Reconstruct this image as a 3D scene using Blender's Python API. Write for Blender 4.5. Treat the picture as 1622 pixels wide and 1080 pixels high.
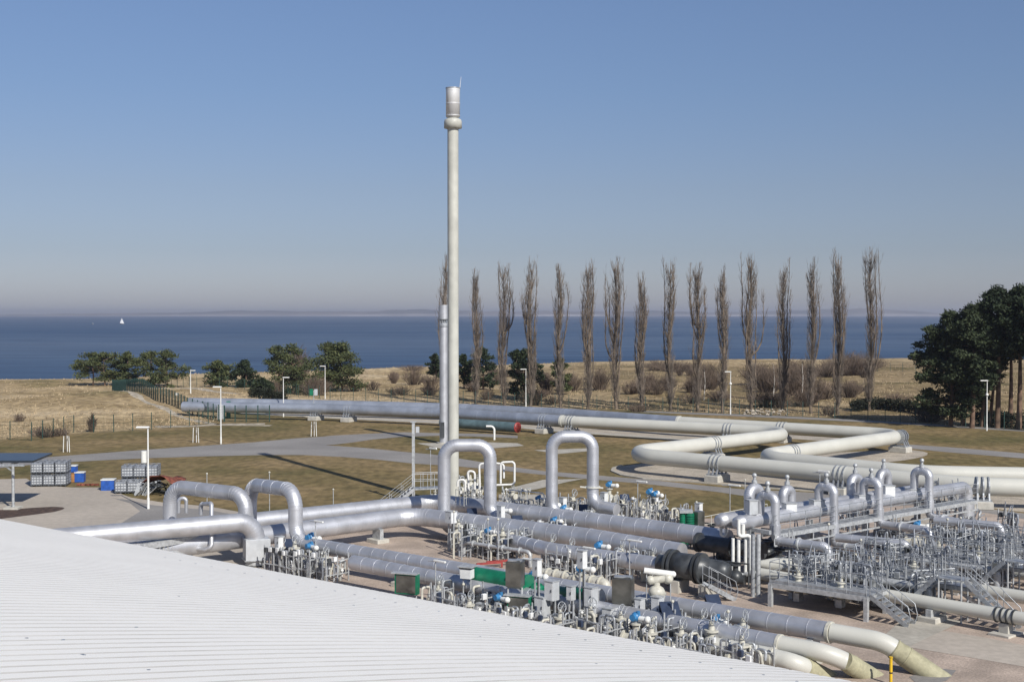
import bpy, bmesh, math, random
from mathutils import Vector, Matrix, noise
R=math.radians
random.seed(7)
for o in list(bpy.data.objects): bpy.data.objects.remove(o)
C=bpy.context.scene.collection
scn=bpy.context.scene
# ------------------------------------------------ camera, sky, sun, exposure
F=2050.0; HC=16.0; YH=498.0
PT=math.atan((540-YH)/F)
cd=bpy.data.cameras.new('camera'); cam=bpy.data.objects.new('camera',cd); C.objects.link(cam)
cam.location=(0,0,HC); cam.rotation_euler=(R(90)-PT,0,0)
cd.sensor_width=36; cd.lens=F/1622*36; cd.clip_start=.3; cd.clip_end=60000
scn.camera=cam
SUN_EL=R(36.4); SD=Vector((.505,-.863,0)).normalized()      # towards the sun, horizontally
sl=bpy.data.lights.new('sun','SUN'); sl.energy=5.0; sl.angle=R(.5); sl.color=(1,.955,.88)
so=bpy.data.objects.new('sun',sl); C.objects.link(so)
sv=Vector((SD.x*math.cos(SUN_EL),SD.y*math.cos(SUN_EL),math.sin(SUN_EL)))
so.rotation_euler=sv.to_track_quat('Z','Y').to_euler(); so.location=(40,-60,60)
w=bpy.data.worlds.new('World'); scn.world=w; w.use_nodes=True
nt=w.node_tree; nt.nodes.clear()
sky=nt.nodes.new('ShaderNodeTexSky'); sky.sky_type='NISHITA'; sky.sun_disc=False
sky.sun_elevation=SUN_EL; sky.sun_rotation=math.atan2(SD.x,SD.y)
sky.altitude=0; sky.air_density=1.0; sky.dust_density=.6; sky.ozone_density=3.5
hs=nt.nodes.new('ShaderNodeHueSaturation'); hs.inputs['Saturation'].default_value=.86; hs.inputs['Hue'].default_value=.505
gm=nt.nodes.new('ShaderNodeGamma'); gm.inputs[1].default_value=1.0
bg=nt.nodes.new('ShaderNodeBackground'); bg.inputs[1].default_value=.0775
wo=nt.nodes.new('ShaderNodeOutputWorld')
nt.links.new(sky.outputs[0],gm.inputs[0]); nt.links.new(gm.outputs[0],hs.inputs['Color']); 
# colour of the air by height above the horizon
tcw=nt.nodes.new('ShaderNodeTexCoord'); sxw=nt.nodes.new('ShaderNodeSeparateXYZ'); nt.links.new(tcw.outputs['Generated'],sxw.inputs[0])
mrw=nt.nodes.new('ShaderNodeMapRange'); mrw.inputs[1].default_value=0; mrw.inputs[2].default_value=.5; nt.links.new(sxw.outputs[2],mrw.inputs[0])
rw=nt.nodes.new('ShaderNodeValToRGB'); ew=rw.color_ramp.elements
while len(ew)<6: ew.new(.5)
for q_,(p_,c_) in zip(ew,[(0,(1.0,1.02,1.32)),(.02,(.91,.92,1.18)),(.096,(.78,.79,.98)),(.192,(.79,.80,.937)),(.336,(.775,.864,1.02)),(.5,(.82,.94,1.11))]): q_.position=p_; q_.color=(c_[0],c_[1],c_[2],1)
nt.links.new(mrw.outputs[0],rw.inputs[0]); mxw=nt.nodes.new('ShaderNodeMix'); mxw.data_type='RGBA'; mxw.blend_type='MULTIPLY'; mxw.inputs[0].default_value=1
nt.links.new(hs.outputs[0],mxw.inputs[6]); nt.links.new(rw.outputs[0],mxw.inputs[7]); nt.links.new(mxw.outputs[2],bg.inputs[0]); nt.links.new(bg.outputs[0],wo.inputs[0])
scn.view_settings.view_transform='Standard'; scn.view_settings.look='None'
scn.view_settings.exposure=.04; scn.view_settings.gamma=1
# ------------------------------------------------ pixel of the photo -> point of the place
cp,sp=math.cos(PT),math.sin(PT)
def ray(x,y):
    u=540-y; return Vector((x-811, F*cp+u*sp, u*cp-F*sp))
def G(x,y,h=0):
    r=ray(x,y); t=(h-HC)/r.z; return Vector((r.x*t,r.y*t,h))
def D(x,y,Y):
    r=ray(x,y); t=Y/r.y; return Vector((r.x*t,Y,HC+r.z*t))
def topz(g,y): return D(811,y,g.y).z
def lerp(a,b,t): return a+(b-a)*t
def line_px(a,b,px):                     # point of line ab seen in image column px
    k=(px-811)/F*cp
    # X = k' * Y (pitch is tiny)
    k=(px-811)/F
    t=(k*a.y-a.x)/((b.x-a.x)-k*(b.y-a.y)); return a+(b-a)*t
# ------------------------------------------------ materials
def mat(name,col,rough=.6,metal=0,var=.12,scale=3,bump=0,bscale=20,col2=None,spec=.5,detail=4,stretch=None,wscale=None,wamt=0):
    m=bpy.data.materials.new(name); m.use_nodes=True; n=m.node_tree.nodes; l=m.node_tree.links
    b=n['Principled BSDF']; b.inputs['Roughness'].default_value=rough; b.inputs['Metallic'].default_value=metal
    b.inputs['Specular IOR Level'].default_value=spec
    tc=n.new('ShaderNodeNewGeometry'); mp=n.new('ShaderNodeMapping'); l.new(tc.outputs['Position'],mp.inputs[0])
    if stretch: mp.inputs['Scale'].default_value=stretch
    ns=n.new('ShaderNodeTexNoise'); ns.inputs['Scale'].default_value=scale; ns.inputs['Detail'].default_value=detail
    l.new(mp.outputs[0],ns.inputs[0])
    rp=n.new('ShaderNodeValToRGB'); c2=col2 or tuple(max(0,c*(1-var*2)) for c in col); c1=col if col2 else tuple(min(1,c*(1+var)) for c in col)
    rp.color_ramp.elements[0].position=.35; rp.color_ramp.elements[1].position=.65
    rp.color_ramp.elements[0].color=(*c2,1); rp.color_ramp.elements[1].color=(*c1,1)
    l.new(ns.outputs[0],rp.inputs[0]); out=rp.outputs[0]
    if wscale:
        n2=n.new('ShaderNodeTexNoise'); n2.inputs['Scale'].default_value=wscale; n2.inputs['Detail'].default_value=6; l.new(mp.outputs[0],n2.inputs[0])
        r2=n.new('ShaderNodeValToRGB'); r2.color_ramp.elements[0].position=.4; r2.color_ramp.elements[1].position=.62
        r2.color_ramp.elements[0].color=(1-wamt,)*3+(1,); r2.color_ramp.elements[1].color=(1+wamt*.3,)*3+(1,)
        l.new(n2.outputs[0],r2.inputs[0]); mx=n.new('ShaderNodeMix'); mx.data_type='RGBA'; mx.blend_type='MULTIPLY'; mx.inputs[0].default_value=1
        l.new(out,mx.inputs[6]); l.new(r2.outputs[0],mx.inputs[7]); out=mx.outputs[2]
    l.new(out,b.inputs['Base Color'])
    if bump:
        nb=n.new('ShaderNodeTexNoise'); nb.inputs['Scale'].default_value=bscale; nb.inputs['Detail'].default_value=3; l.new(mp.outputs[0],nb.inputs[0])
        bp=n.new('ShaderNodeBump'); bp.inputs['Strength'].default_value=bump; bp.inputs['Distance'].default_value=.05
        l.new(nb.outputs[0],bp.inputs['Height']); l.new(bp.outputs[0],b.inputs['Normal'])
    return m
M={}
UP=Vector((0,0,1))
M['silver']=mat('silver_cladding',(.56,.57,.60),.46,.62,.08,.9,bump=.08,bscale=2.2,wscale=1.5,wamt=.05)
M['headm']=mat('bright_head_cladding',(.72,.72,.72),.5,.35,.05,.8)
M['steelb']=mat('blue_grey_steel',(.27,.29,.325),.5,.4,.15,3)
M['galv']=mat('galvanised_steel',(.40,.42,.44),.5,.5,.15,5)
M['galvl']=mat('pale_galvanised_steel',(.46,.475,.485),.5,.3,.12,5)
M['cream']=mat('cream_coating',(.53,.525,.475),.45,0,.02,.4,wscale=.5,wamt=.04)
M['stackc']=mat('stack_paint',(.49,.49,.44),.5,0,.04,.6,wscale=1.5,wamt=.08)
M['creamv']=mat('cream_valve_paint',(.50,.485,.42),.45,0,.08,6)
M['whitep']=mat('white_paint',(.72,.72,.69),.45,0,.05,4)
M['cab']=mat('cabinet_grey',(.50,.52,.54),.4,.15,.05,3)
M['cabw']=mat('cabinet_white',(.68,.69,.69),.4,0,.05,3)
M['sheet']=mat('dull_sheet_metal',(.22,.22,.20),.35,.75,.2,1.5)
M['blue']=mat('actuator_blue',(.04,.19,.40),.4,0,.1,6)
M['navy']=mat('dark_blue_cover',(.032,.045,.08),.4,0,.1,4)
M['green']=mat('green_coating',(.008,.16,.085),.4,0,.12,2)
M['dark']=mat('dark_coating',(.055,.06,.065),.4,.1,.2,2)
M['black']=mat('black_rubber',(.015,.015,.017),.6)
M['red']=mat('red_paint',(.30,.045,.04),.5,0,.15,3)
M['rust']=mat('rusty_red_cover',(.20,.06,.035),.8,0,.25,3)
M['orange']=mat('orange_crate',(.35,.17,.06),.7)
M['dblue']=mat('blue_plastic',(.02,.09,.38),.45)
M['yellow']=mat('yellow_paint',(.65,.42,.02),.5)
M['wrap']=mat('yellow_wrap',(.36,.34,.225),.75,0,.06,2,wscale=6,wamt=.12)
M['teal']=mat('teal_pipe_coating',(.10,.15,.16),.5,0,.15,1)
M['concrete']=mat('concrete',(.47,.45,.40),.9,0,.1,1.5,bump=.1)
M['slab']=mat('concrete_slab',(.42,.39,.33),.9,0,.08,.5,wscale=3,wamt=.12)
M['yard']=mat('yard_paving',(.42,.37,.31),.9,0,.06,.12,wscale=2,wamt=.1)
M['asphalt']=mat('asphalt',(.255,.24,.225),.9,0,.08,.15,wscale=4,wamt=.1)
M['gravel']=mat('pink_gravel',(.43,.345,.28),.95,0,.12,.5,bump=.6,bscale=7,wscale=9,wamt=.16)
M['gravelg']=mat('pale_gravel',(.44,.385,.31),.95,0,.1,.6,bump=.5,bscale=7,wscale=5,wamt=.25)
M['mulch']=mat('mulch',(.075,.045,.032),.95,0,.3,3,bump=.6)
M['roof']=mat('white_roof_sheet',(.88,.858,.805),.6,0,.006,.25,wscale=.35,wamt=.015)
M['groove']=mat('roof_groove_dirt_and_shade',(.40,.395,.385),.6,0,.06,.6,wscale=3,wamt=.08)  # valley dirt, and risers painted darker to hold down their sunlit brightness
M['silverb']=mat('blue_grey_cladding',(.40,.435,.50),.5,.55,.08,.5,wscale=1.5,wamt=.06)
M['wall']=mat('hall_wall',(.55,.56,.57),.5)
M['fence']=mat('green_fence',(.018,.055,.045),.55)
M['bark']=mat('poplar_bark',(.15,.115,.085),.9,0,.3,.8)
M['twig']=mat('poplar_twig',(.175,.145,.12),.95,0,.25,.6)
M['pbark']=mat('pine_bark',(.15,.095,.065),.9,0,.3,1)
M['birch']=mat('birch_bark',(.45,.42,.38),.9,0,.2,2)
M['sand']=mat('pale_sand',(.44,.385,.30),.95,0,.12,.4,wscale=1.2,wamt=.3)
M['bush']=mat('bare_shrub_twigs',(.135,.10,.075),.95,0,.3,.3)
M['straw']=mat('dry_grass_blades',(.37,.29,.185),.95,0,.2,.2)
M['solar']=mat('dark_panel',(.035,.045,.06),.3,.3,.1,1)
M['sail']=mat('sail_cloth',(.8,.8,.8),.7)
def leafmat(name,c1,c2):
    m=mat(name,c1,.7,0,col2=c2,scale=.9,spec=.25); return m
M['needle']=leafmat('pine_needles',(.042,.058,.026),(.013,.022,.012))
M['needle2']=leafmat('olive_pine_needles',(.10,.11,.042),(.035,.05,.023))
M['needled']=leafmat('mid_green_pine_needles',(.055,.07,.032),(.018,.028,.014))  # slightly lighter green than the plain pine needles
M['hedge']=leafmat('dark_hedge_leaves',(.03,.035,.02),(.012,.016,.01))
# ------------------------------------------------ mesh builder
class MB:
    def __init__(s): s.v=[];s.f=[];s.s=[]
    def add(s,vs,fs,sm=False):
        k=len(s.v); s.v+= [tuple(p) for p in vs]; s.f+=[tuple(i+k for i in f) for f in fs]; s.s+=[sm]*len(fs); return s
    def box(s,c,d,rz=0,bev=0):
        c=Vector(c); x,y,z=d[0]/2,d[1]/2,d[2]/2; a,b=math.cos(rz),math.sin(rz)
        vs=[]
        if bev<=0:
            for dz in(-z,z):
                for dx,dy in((-x,-y),(x,-y),(x,y),(-x,y)): vs.append(c+Vector((dx*a-dy*b,dx*b+dy*a,dz)))
            s.add(vs,[(3,2,1,0),(4,5,6,7),(0,1,5,4),(1,2,6,5),(2,3,7,6),(3,0,4,7)])
        else:
            e=bev
            rings=[(x-e,y-e,-z),(x,y,-z+e),(x,y,z-e),(x-e,y-e,z)]
            for X,Y,Z in rings:
                for dx,dy in((-X,-Y),(X,-Y),(X,Y),(-X,Y)): vs.append(c+Vector((dx*a-dy*b,dx*b+dy*a,Z)))
            fs=[(3,2,1,0),(12,13,14,15)]
            for k in range(3):
                for i in range(4): j=(i+1)%4; fs.append((k*4+i,k*4+j,k*4+4+j,k*4+4+i))
            s.add(vs,fs)
        return s
    def beam(s,a,b,w,h):                    # rectangular bar a->b
        a=Vector(a);b=Vector(b);t=(b-a).normalized(); up=Vector((0,0,1))
        if abs(t.z)>.95: up=Vector((0,1,0))
        n=t.cross(up).normalized()*w/2; m=n.cross(t).normalized()*h/2
        vs=[p+i*n+j*m for p in(a,b) for i,j in((-1,-1),(1,-1),(1,1),(-1,1))]
        return s.add(vs,[(3,2,1,0),(4,5,6,7),(0,1,5,4),(1,2,6,5),(2,3,7,6),(3,0,4,7)])
    def tube(s,pts,r,n=8,caps=True):
        pts=[Vector(p) for p in pts]; rs=r if isinstance(r,(list,tuple)) else [r]*len(pts)
        t=(pts[1]-pts[0]).normalized(); a=Vector((0,0,1)) if abs(t.z)<.9 else Vector((1,0,0))
        u=t.cross(a).normalized(); vs=[];fs=[]
        for i,p in enumerate(pts):
            if i==0: T=pts[1]-p
            elif i==len(pts)-1: T=p-pts[i-1]
            else: T=(pts[i+1]-p).normalized()+(p-pts[i-1]).normalized()
            if T.length<1e-9: T=t
            T=T.normalized(); u=(u-T*u.dot(T)); u=u.normalized() if u.length>1e-6 else T.orthogonal().normalized(); w_=T.cross(u)
            for k in range(n):
                q=2*math.pi*k/n; vs.append(p+(u*math.cos(q)+w_*math.sin(q))*rs[i])
        for i in range(len(pts)-1):
            for k in range(n):
                j=(k+1)%n; fs.append((i*n+k,i*n+j,i*n+n+j,i*n+n+k))
        s.add(vs,fs,n>4)
        if caps:
            m=len(pts)-1; s.add([vs[k] for k in range(n)],[tuple(range(n-1,-1,-1))]); s.add([vs[m*n+k] for k in range(n)],[tuple(range(n))])
        return s
    def cyl(s,a,b,r,n=12,r2=None): return s.tube([a,b],[r,r if r2 is None else r2],n)
    def ball(s,c,r,n=10,sq=(1,1,1)):
        c=Vector(c); vs=[];fs=[];m=n//2
        for i in range(m+1):
            th=math.pi*i/m
            for k in range(n):
                q=2*math.pi*k/n; vs.append(c+Vector((math.sin(th)*math.cos(q)*sq[0],math.sin(th)*math.sin(q)*sq[1],math.cos(th)*sq[2]))*r)
        for i in range(m):
            for k in range(n): j=(k+1)%n; fs.append((i*n+k,i*n+n+k,i*n+n+j,i*n+j))
        return s.add(vs,fs,True)
    def torus(s,c,ax,Rr,r,n=14,m=5):
        c=Vector(c);ax=Vector(ax).normalized();u=ax.orthogonal().normalized();w_=ax.cross(u)
        pts=[c+(u*math.cos(2*math.pi*k/n)+w_*math.sin(2*math.pi*k/n))*Rr for k in range(n+1)]
        return s.tube(pts,r,m,False)
    def build(s,name,m,parent=None):
        off=Vector((0,0,0)); p=parent
        while p: off+=p.location; p=p.parent
        me=bpy.data.meshes.new(name); me.from_pydata([(a-off.x,b-off.y,c-off.z) for a,b,c in s.v],[],s.f)
        me.polygons.foreach_set('use_smooth',s.s); me.update()
        me.materials.append(M[m] if isinstance(m,str) else m)
        o=bpy.data.objects.new(name,me); C.objects.link(o)
        if parent: o.parent=parent
        return o
def tag(o,label=None,cat=None,group=None,kind=None):
    if label: o['label']=label
    if cat: o['category']=cat
    if group: o['group']=group
    if kind: o['kind']=kind
    return o
def thing(name,loc,label,cat,group=None,rz=0):
    o=bpy.data.objects.new(name,None); C.objects.link(o); o.location=Vector(loc); o.rotation_euler=(0,0,rz); o.empty_display_size=.2
    return tag(o,label,cat,group)
def kids(o): return [c for c in o.children]
def dup(o,loc,rz=0,label=None,group=None,sc=None,parent=None):
    c=o.copy(); C.objects.link(c)
    if parent: c.parent=parent
    else:
        c.location=Vector(loc); c.rotation_euler=(0,0,rz)
        if sc: c.scale=sc if isinstance(sc,tuple) else (sc,)*3
    if label: c['label']=label
    if group: c['group']=group
    for k in kids(o): dup(k,None,parent=c)
    return c
ORD=['first','second','third','fourth','fifth','sixth','seventh','eighth','ninth','tenth','eleventh','twelfth','thirteenth','fourteenth','fifteenth','sixteenth','seventeenth','eighteenth','nineteenth','twentieth']
ORD+=['twenty-'+x for x in ORD[:9]]+['thirtieth']+['thirty-'+x for x in ORD[:9]]
def fillet(pts,r,seg=7):
    pts=[Vector(p) for p in pts]; out=[pts[0]]; bend=[False]
    for i in range(1,len(pts)-1):
        a,b,c=pts[i-1],pts[i],pts[i+1]; rr=r[i] if isinstance(r,dict) else r
        u=(a-b);v=(c-b);lu,lv=u.length,v.length;u=u/lu;v=v/lv
        ang=math.acos(max(-1,min(1,u.dot(v))))
        if ang>math.pi-.02: out.append(b);bend.append(False);continue
        t=min(rr/math.tan(ang/2),lu*.49,lv*.49); R_=t*math.tan(ang/2)
        ctr=b+(u+v).normalized()*(R_/math.sin(ang/2)); p0=b+u*t;p1=b+v*t; a0=p0-ctr;a1=p1-ctr
        tot=math.pi-ang; ax=a0.cross(a1).normalized()
        for k in range(seg+1):
            out.append(ctr+Matrix.Rotation(tot*k/seg,3,ax)@a0); bend.append(True)
    out.append(pts[-1]);bend.append(False)
    return out,bend
def pipe_mb(pts,r,br=None,n=20,bands=1.0,bendbands=.32,mb=None,br_seg=9,ends=False):
    mb=mb or MB(); P,B=fillet(pts,br or r*2.6,br_seg); mb.tube(P,r,n)
    if bands:
        for i in range(len(P)-1):
            a,b=P[i],P[i+1]; L=(b-a).length; isb=B[i] and B[i+1] and L<(br or r*2.6)
            if isb:
                t=(b-a).normalized(); mb.tube([a-t*.03,a+t*.03],r+.014,n)
            else:
                k=max(1,int(L/bands)); t=(b-a)/L
                for j in range(1,k):
                    c=a+t*(L*j/k); mb.tube([c-t*.025,c+t*.025],r+.013,n)
    if ends:
        for a,b in((P[0],P[1]),(P[-1],P[-2])):
            t=(b-a).normalized(); mb.cyl(a,a+t*.08,r+.06,n)
    return mb
def pipe(name,label,cat,pts,r,m='silver',group=None,**k):
    return tag(pipe_mb(pts,r,**k).build(name,m),label,cat,group)
def sheet(name,pts,m,z,kind='structure',smooth=0):
    """flat polygon sheet with a small vertical edge"""
    if smooth:
        n=len(pts); q=[]
        for i in range(n):
            a,b=pts[i],pts[(i+1)%n]; q+=[a*.75+b*.25,a*.25+b*.75]
        pts=q
    b=bmesh.new(); vs=[b.verts.new((p.x,p.y,z)) for p in pts]; f=b.faces.new(vs); f.normal_update()
    if f.normal.z<0: f.normal_flip()
    bmesh.ops.triangulate(b,faces=[f]); me=bpy.data.meshes.new(name); b.to_mesh(me); b.free(); me.materials.append(M[m])
    o=bpy.data.objects.new(name,me); C.objects.link(o); return tag(o,kind=kind)
# ------------------------------------------------ ground, sea, far coast
SH=[(-1500,640),(0,601),(180,601),(420,592),(620,584),(720,583),(930,573),(1100,572),(1340,570),(1450,569),(1622,570),(2600,566)]
SHP=[G(x,y,0) for x,y in SH]
def shoreY(x):
    if x<=SHP[0].x: return SHP[0].y
    for a,b in zip(SHP,SHP[1:]):
        if x<=b.x: return a.y+(b.y-a.y)*(x-a.x)/(b.x-a.x)
    return SHP[-1].y
FEN=[G(*p) for p in[(-900,760),(0,697),(117,686),(240,680),(330,671),(420,640),(640,637),(1000,650),(1247,659),(1402,668),(1622,682),(2400,720)]]
def fenY(x):
    if x<=FEN[0].x: return FEN[0].y
    for a,b in zip(FEN,FEN[1:]):
        if x<=b.x: return a.y+(b.y-a.y)*(x-a.x)/(b.x-a.x) if b.x>a.x else b.y
    return FEN[-1].y
def sstep(a,b,x):
    t=max(0,min(1,(x-a)/(b-a))); return t*t*(3-2*t)
def gz(x,y):
    sy=shoreY(x); d=sy-y; f=y-fenY(x)
    h=0
    if f>0:
        nz=noise.noise(Vector((x*.03,y*.03,0)))+.5*noise.noise(Vector((x*.09,y*.09,3)))
        h+=sstep(3,45,f)*(.35+.9*nz)*sstep(-2,25,d)
        h+=sstep(60,8,abs(d-14)*2.2)*.8*(.6+noise.noise(Vector((x*.02,1,7)))) if d>-20 else 0
        # low sandy mound on the left, inside the bend of the fence
        m=G(215,640); h+=1.6*math.exp(-((x-m.x)/22)**2-((y-m.y)/26)**2)*sstep(0,12,f)
    if d<0: h-=min(8,(-d)*.12)+0
    return h
def build_ground():
    xs=[-700+4*i for i in range(351)]; ys=[-80+4*i for i in range(40)]+[80+2.5*i for i in range(200)]
    vs=[];zn=[];rt=[]
    for y in ys:
        for x in xs:
            vs.append((x,y,gz(x,y) if y>60 else 0)); 
            rt.append(sstep(-25,30,x+noise.noise(Vector((x*.02,y*.02,5)))*25)*sstep(shoreY(x)-15,shoreY(x)-60,y)); zn.append(sstep(-1.5,2.5,y-fenY(x)+noise.noise(Vector((x*.15,y*.15,0)))*2))
    nx=len(xs); fs=[(j*nx+i,j*nx+i+1,(j+1)*nx+i+1,(j+1)*nx+i) for j in range(len(ys)-1) for i in range(nx-1)]
    me=bpy.data.meshes.new('ground'); me.from_pydata(vs,[],fs); me.polygons.foreach_set('use_smooth',[True]*len(fs))
    at=me.attributes.new('zone','FLOAT','POINT'); at.data.foreach_set('value',zn); at2=me.attributes.new('meadow','FLOAT','POINT'); at2.data.foreach_set('value',rt)
    m=bpy.data.materials.new('meadow_and_dunes'); m.use_nodes=True; n=m.node_tree.nodes; l=m.node_tree.links; b=n['Principled BSDF']
    b.inputs['Roughness'].default_value=.95; b.inputs['Specular IOR Level'].default_value=.1
    g=n.new('ShaderNodeNewGeometry')
    def nz(scale,st=(1,1,1),det=5):
        mp=n.new('ShaderNodeMapping'); mp.inputs['Scale'].default_value=st; l.new(g.outputs['Position'],mp.inputs[0])
        t=n.new('ShaderNodeTexNoise'); t.inputs['Scale'].default_value=scale; t.inputs['Detail'].default_value=det; l.new(mp.outputs[0],t.inputs[0]); return t.outputs[0]
    def ramp(inp,els):
        r=n.new('ShaderNodeValToRGB'); e=r.color_ramp.elements
        while len(e)<len(els): e.new(.5)
        for q,(p,c) in zip(e,els): q.position=p; q.color=(*c,1)
        l.new(inp,r.inputs[0]); return r.outputs[0]
    def mix(f,a,b_,mode='MIX'):
        x=n.new('ShaderNodeMix'); x.data_type='RGBA'; x.blend_type=mode
        if isinstance(f,float): x.inputs[0].default_value=f
        else: l.new(f,x.inputs[0])
        l.new(a,x.inputs[6]); l.new(b_,x.inputs[7]); return x.outputs[2]
    lawn=ramp(nz(.07,(1,1.0,1),6),[(.34,(.125,.110,.050)),(.50,(.195,.150,.075)),(.66,(.255,.190,.105))])
    lf=ramp(nz(1.1,(1,.5,1),6),[(.35,(.68,.68,.66)),(.65,(1.18,1.15,1.1))]); lawn=mix(1.0,lawn,lf,'MULTIPLY')
    dune=ramp(nz(.035,(1,1.6,1),7),[(.30,(.19,.16,.08)),(.42,(.31,.235,.135)),(.55,(.44,.345,.215)),(.72,(.50,.41,.285))])
    df=ramp(nz(.8,(1,.6,1),6),[(.35,(.66,.64,.62)),(.65,(1.2,1.18,1.12))]); dune=mix(1.0,dune,df,'MULTIPLY')
    mead=ramp(nz(.05,(1,1.8,1),7),[(.32,(.15,.125,.06)),(.46,(.235,.18,.10)),(.6,(.31,.235,.14)),(.74,(.42,.33,.21))]); mead=mix(1.0,mead,df,'MULTIPLY')
    a2=n.new('ShaderNodeAttribute'); a2.attribute_name='meadow'; dune=mix(a2.outputs['Fac'],dune,mead)
    a=n.new('ShaderNodeAttribute'); a.attribute_name='zone'
    l.new(mix(a.outputs['Fac'],lawn,dune),b.inputs['Base Color'])
    bp=n.new('ShaderNodeBump'); bp.inputs['Strength'].default_value=.7; bp.inputs['Distance'].default_value=.15; l.new(nz(2.5,(1,1,1),4),bp.inputs['Height']); l.new(bp.outputs[0],b.inputs['Normal'])
    me.materials.append(m); o=bpy.data.objects.new('ground',me); C.objects.link(o); tag(o,kind='structure')
build_ground()
SEAZ=-1.4
def build_sea():
    m=bpy.data.materials.new('sea_water'); m.use_nodes=True; n=m.node_tree.nodes; l=m.node_tree.links; b=n['Principled BSDF']
    b.inputs['Roughness'].default_value=.6; b.inputs['Specular IOR Level'].default_value=.22; b.inputs['IOR'].default_value=1.33
    g=n.new('ShaderNodeNewGeometry'); mp=n.new('ShaderNodeMapping'); mp.inputs['Scale'].default_value=(.0008,.0045,1); l.new(g.outputs['Position'],mp.inputs[0])
    t=n.new('ShaderNodeTexNoise'); t.inputs['Scale'].default_value=1; t.inputs['Detail'].default_value=5; l.new(mp.outputs[0],t.inputs[0])
    r=n.new('ShaderNodeValToRGB'); e=r.color_ramp.elements; e[0].position=.36;e[0].color=(.040,.078,.145,1);e[1].position=.66;e[1].color=(.085,.125,.19,1); l.new(t.outputs[0],r.inputs[0])
    m3=n.new('ShaderNodeMapping'); m3.inputs['Scale'].default_value=(.02,.09,1); l.new(g.outputs['Position'],m3.inputs[0])
    t3=n.new('ShaderNodeTexNoise'); t3.inputs['Scale'].default_value=1; t3.inputs['Detail'].default_value=6; l.new(m3.outputs[0],t3.inputs[0])
    r3=n.new('ShaderNodeValToRGB'); r3.color_ramp.elements[0].position=.35; r3.color_ramp.elements[0].color=(.82,.82,.85,1); r3.color_ramp.elements[1].position=.68; r3.color_ramp.elements[1].color=(1.22,1.2,1.16,1); l.new(t3.outputs[0],r3.inputs[0])
    x=n.new('ShaderNodeMix'); x.data_type='RGBA'; x.blend_type='MULTIPLY'; x.inputs[0].default_value=1; l.new(r.outputs[0],x.inputs[6]); l.new(r3.outputs[0],x.inputs[7]); l.new(x.outputs[2],b.inputs['Base Color'])
    m2=n.new('ShaderNodeMapping'); m2.inputs['Scale'].default_value=(.15,.5,1); l.new(g.outputs['Position'],m2.inputs[0])
    t2=n.new('ShaderNodeTexNoise'); t2.inputs['Scale'].default_value=1; t2.inputs['Detail'].default_value=5; l.new(m2.outputs[0],t2.inputs[0])
    bp=n.new('ShaderNodeBump'); bp.inputs['Strength'].default_value=.8; bp.inputs['Distance'].default_value=.6; l.new(t2.outputs[0],bp.inputs['Height']); l.new(bp.outputs[0],b.inputs['Normal'])
    mb=MB(); mb.add([(-14000,200,SEAZ),(14000,200,SEAZ),(14000,13500,SEAZ),(-14000,13500,SEAZ)],[(0,1,2,3)]); tag(mb.build('sea',m),kind='structure')
build_sea()
def build_coast():
    ys=13000; prof=[(-1500,1),(-700,3),(0,2),(120,4),(300,6),(350,9),(470,8),(560,7),(620,10),(660,11),(720,9),(800,7),(900,8),(980,7),(1060,9),(1120,5),(1200,7),(1290,10),(1380,12),(1450,9),(1500,4),(1700,3),(2600,2)]
    P=[]
    for (xa,ha),(xb,hb) in zip(prof,prof[1:]):
        k=max(1,int((xb-xa)/12))
        for j in range(k):
            t=j/k; P.append((xa+(xb-xa)*t,max(1,(ha+(hb-ha)*t)+1.6*noise.noise(Vector((xa+(xb-xa)*t,0,0))*.04))))
    vs=[];fs=[]
    for i,(x,h) in enumerate(P):
        X=(x-811)/F*ys; H=h/F*ys
        vs+= [(X,ys-300,SEAZ-1),(X,ys-250,SEAZ+H*.35),(X,ys,SEAZ+H*.9),(X,ys+500,SEAZ+H+2),(X,ys+1500,SEAZ-1)]
    for i in range(len(P)-1):
        for k in range(1,4): a=i*5+k; fs.append((a,a+5,a+6,a+1))
    M['coast']=mat('far_coast_fields',(.20,.17,.14),.95,0,col2=(.05,.06,.055),scale=.0012,detail=5)
    mb=MB(); mb.add(vs,fs,True); tag(mb.build('far_coast_hills','coast'),kind='structure')
    M['chalk']=mat('far_chalk_shore',(.42,.40,.40),.95,0,col2=(.10,.10,.11),scale=.0011,detail=5)
    mb=MB(); mb.add(vs,[(i*5,i*5+5,i*5+6,i*5+1) for i in range(len(P)-1)],True); tag(mb.build('far_coast_shore','chalk'),kind='structure')
build_coast()
# chalk bluff pieces on the far shore
# ------------------------------------------------ roads, yards, beds
Z1,Z2,Z3=.012,.018,.024
def px(L,h=0): return [G(x,y,h) for x,y in L]
sheet('main_road',px([(-300,775),(-60,746),(0,741),(60,735),(140,730),(233,725.5),(330,722.5),(420,720.5),(480,720.5),(542,723.5),(600,728),(654,734),(720,738),(800,745.5),(862,752),(924,758),(1020,766),(1137,779),(1250,796),(1400,817),(1622,846),(1900,885),(1900,838),(1622,813),(1540,802),(1400,786),(1250,778),(1180,775),(1106,768),(1033,760),(955,753.5),(862,746),(800,738),(740,728),(685,719.5),(640,715.5),(575,709),(517,705),(500,700),(524,690.5),(470,694),(400,700.5),(240,711.5),(60,725),(0,730),(-60,735),(-300,752)]),'asphalt',Z1)
sheet('branch_road',px([(490,694),(524,690),(580,687),(641,684.5),(700,686),(770,687),(820,690),(820,694),(760,691.5),(698,690),(633,692),(590,696),(556,701),(530,704),(512,705),(495,701)]),'asphalt',Z2)
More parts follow.
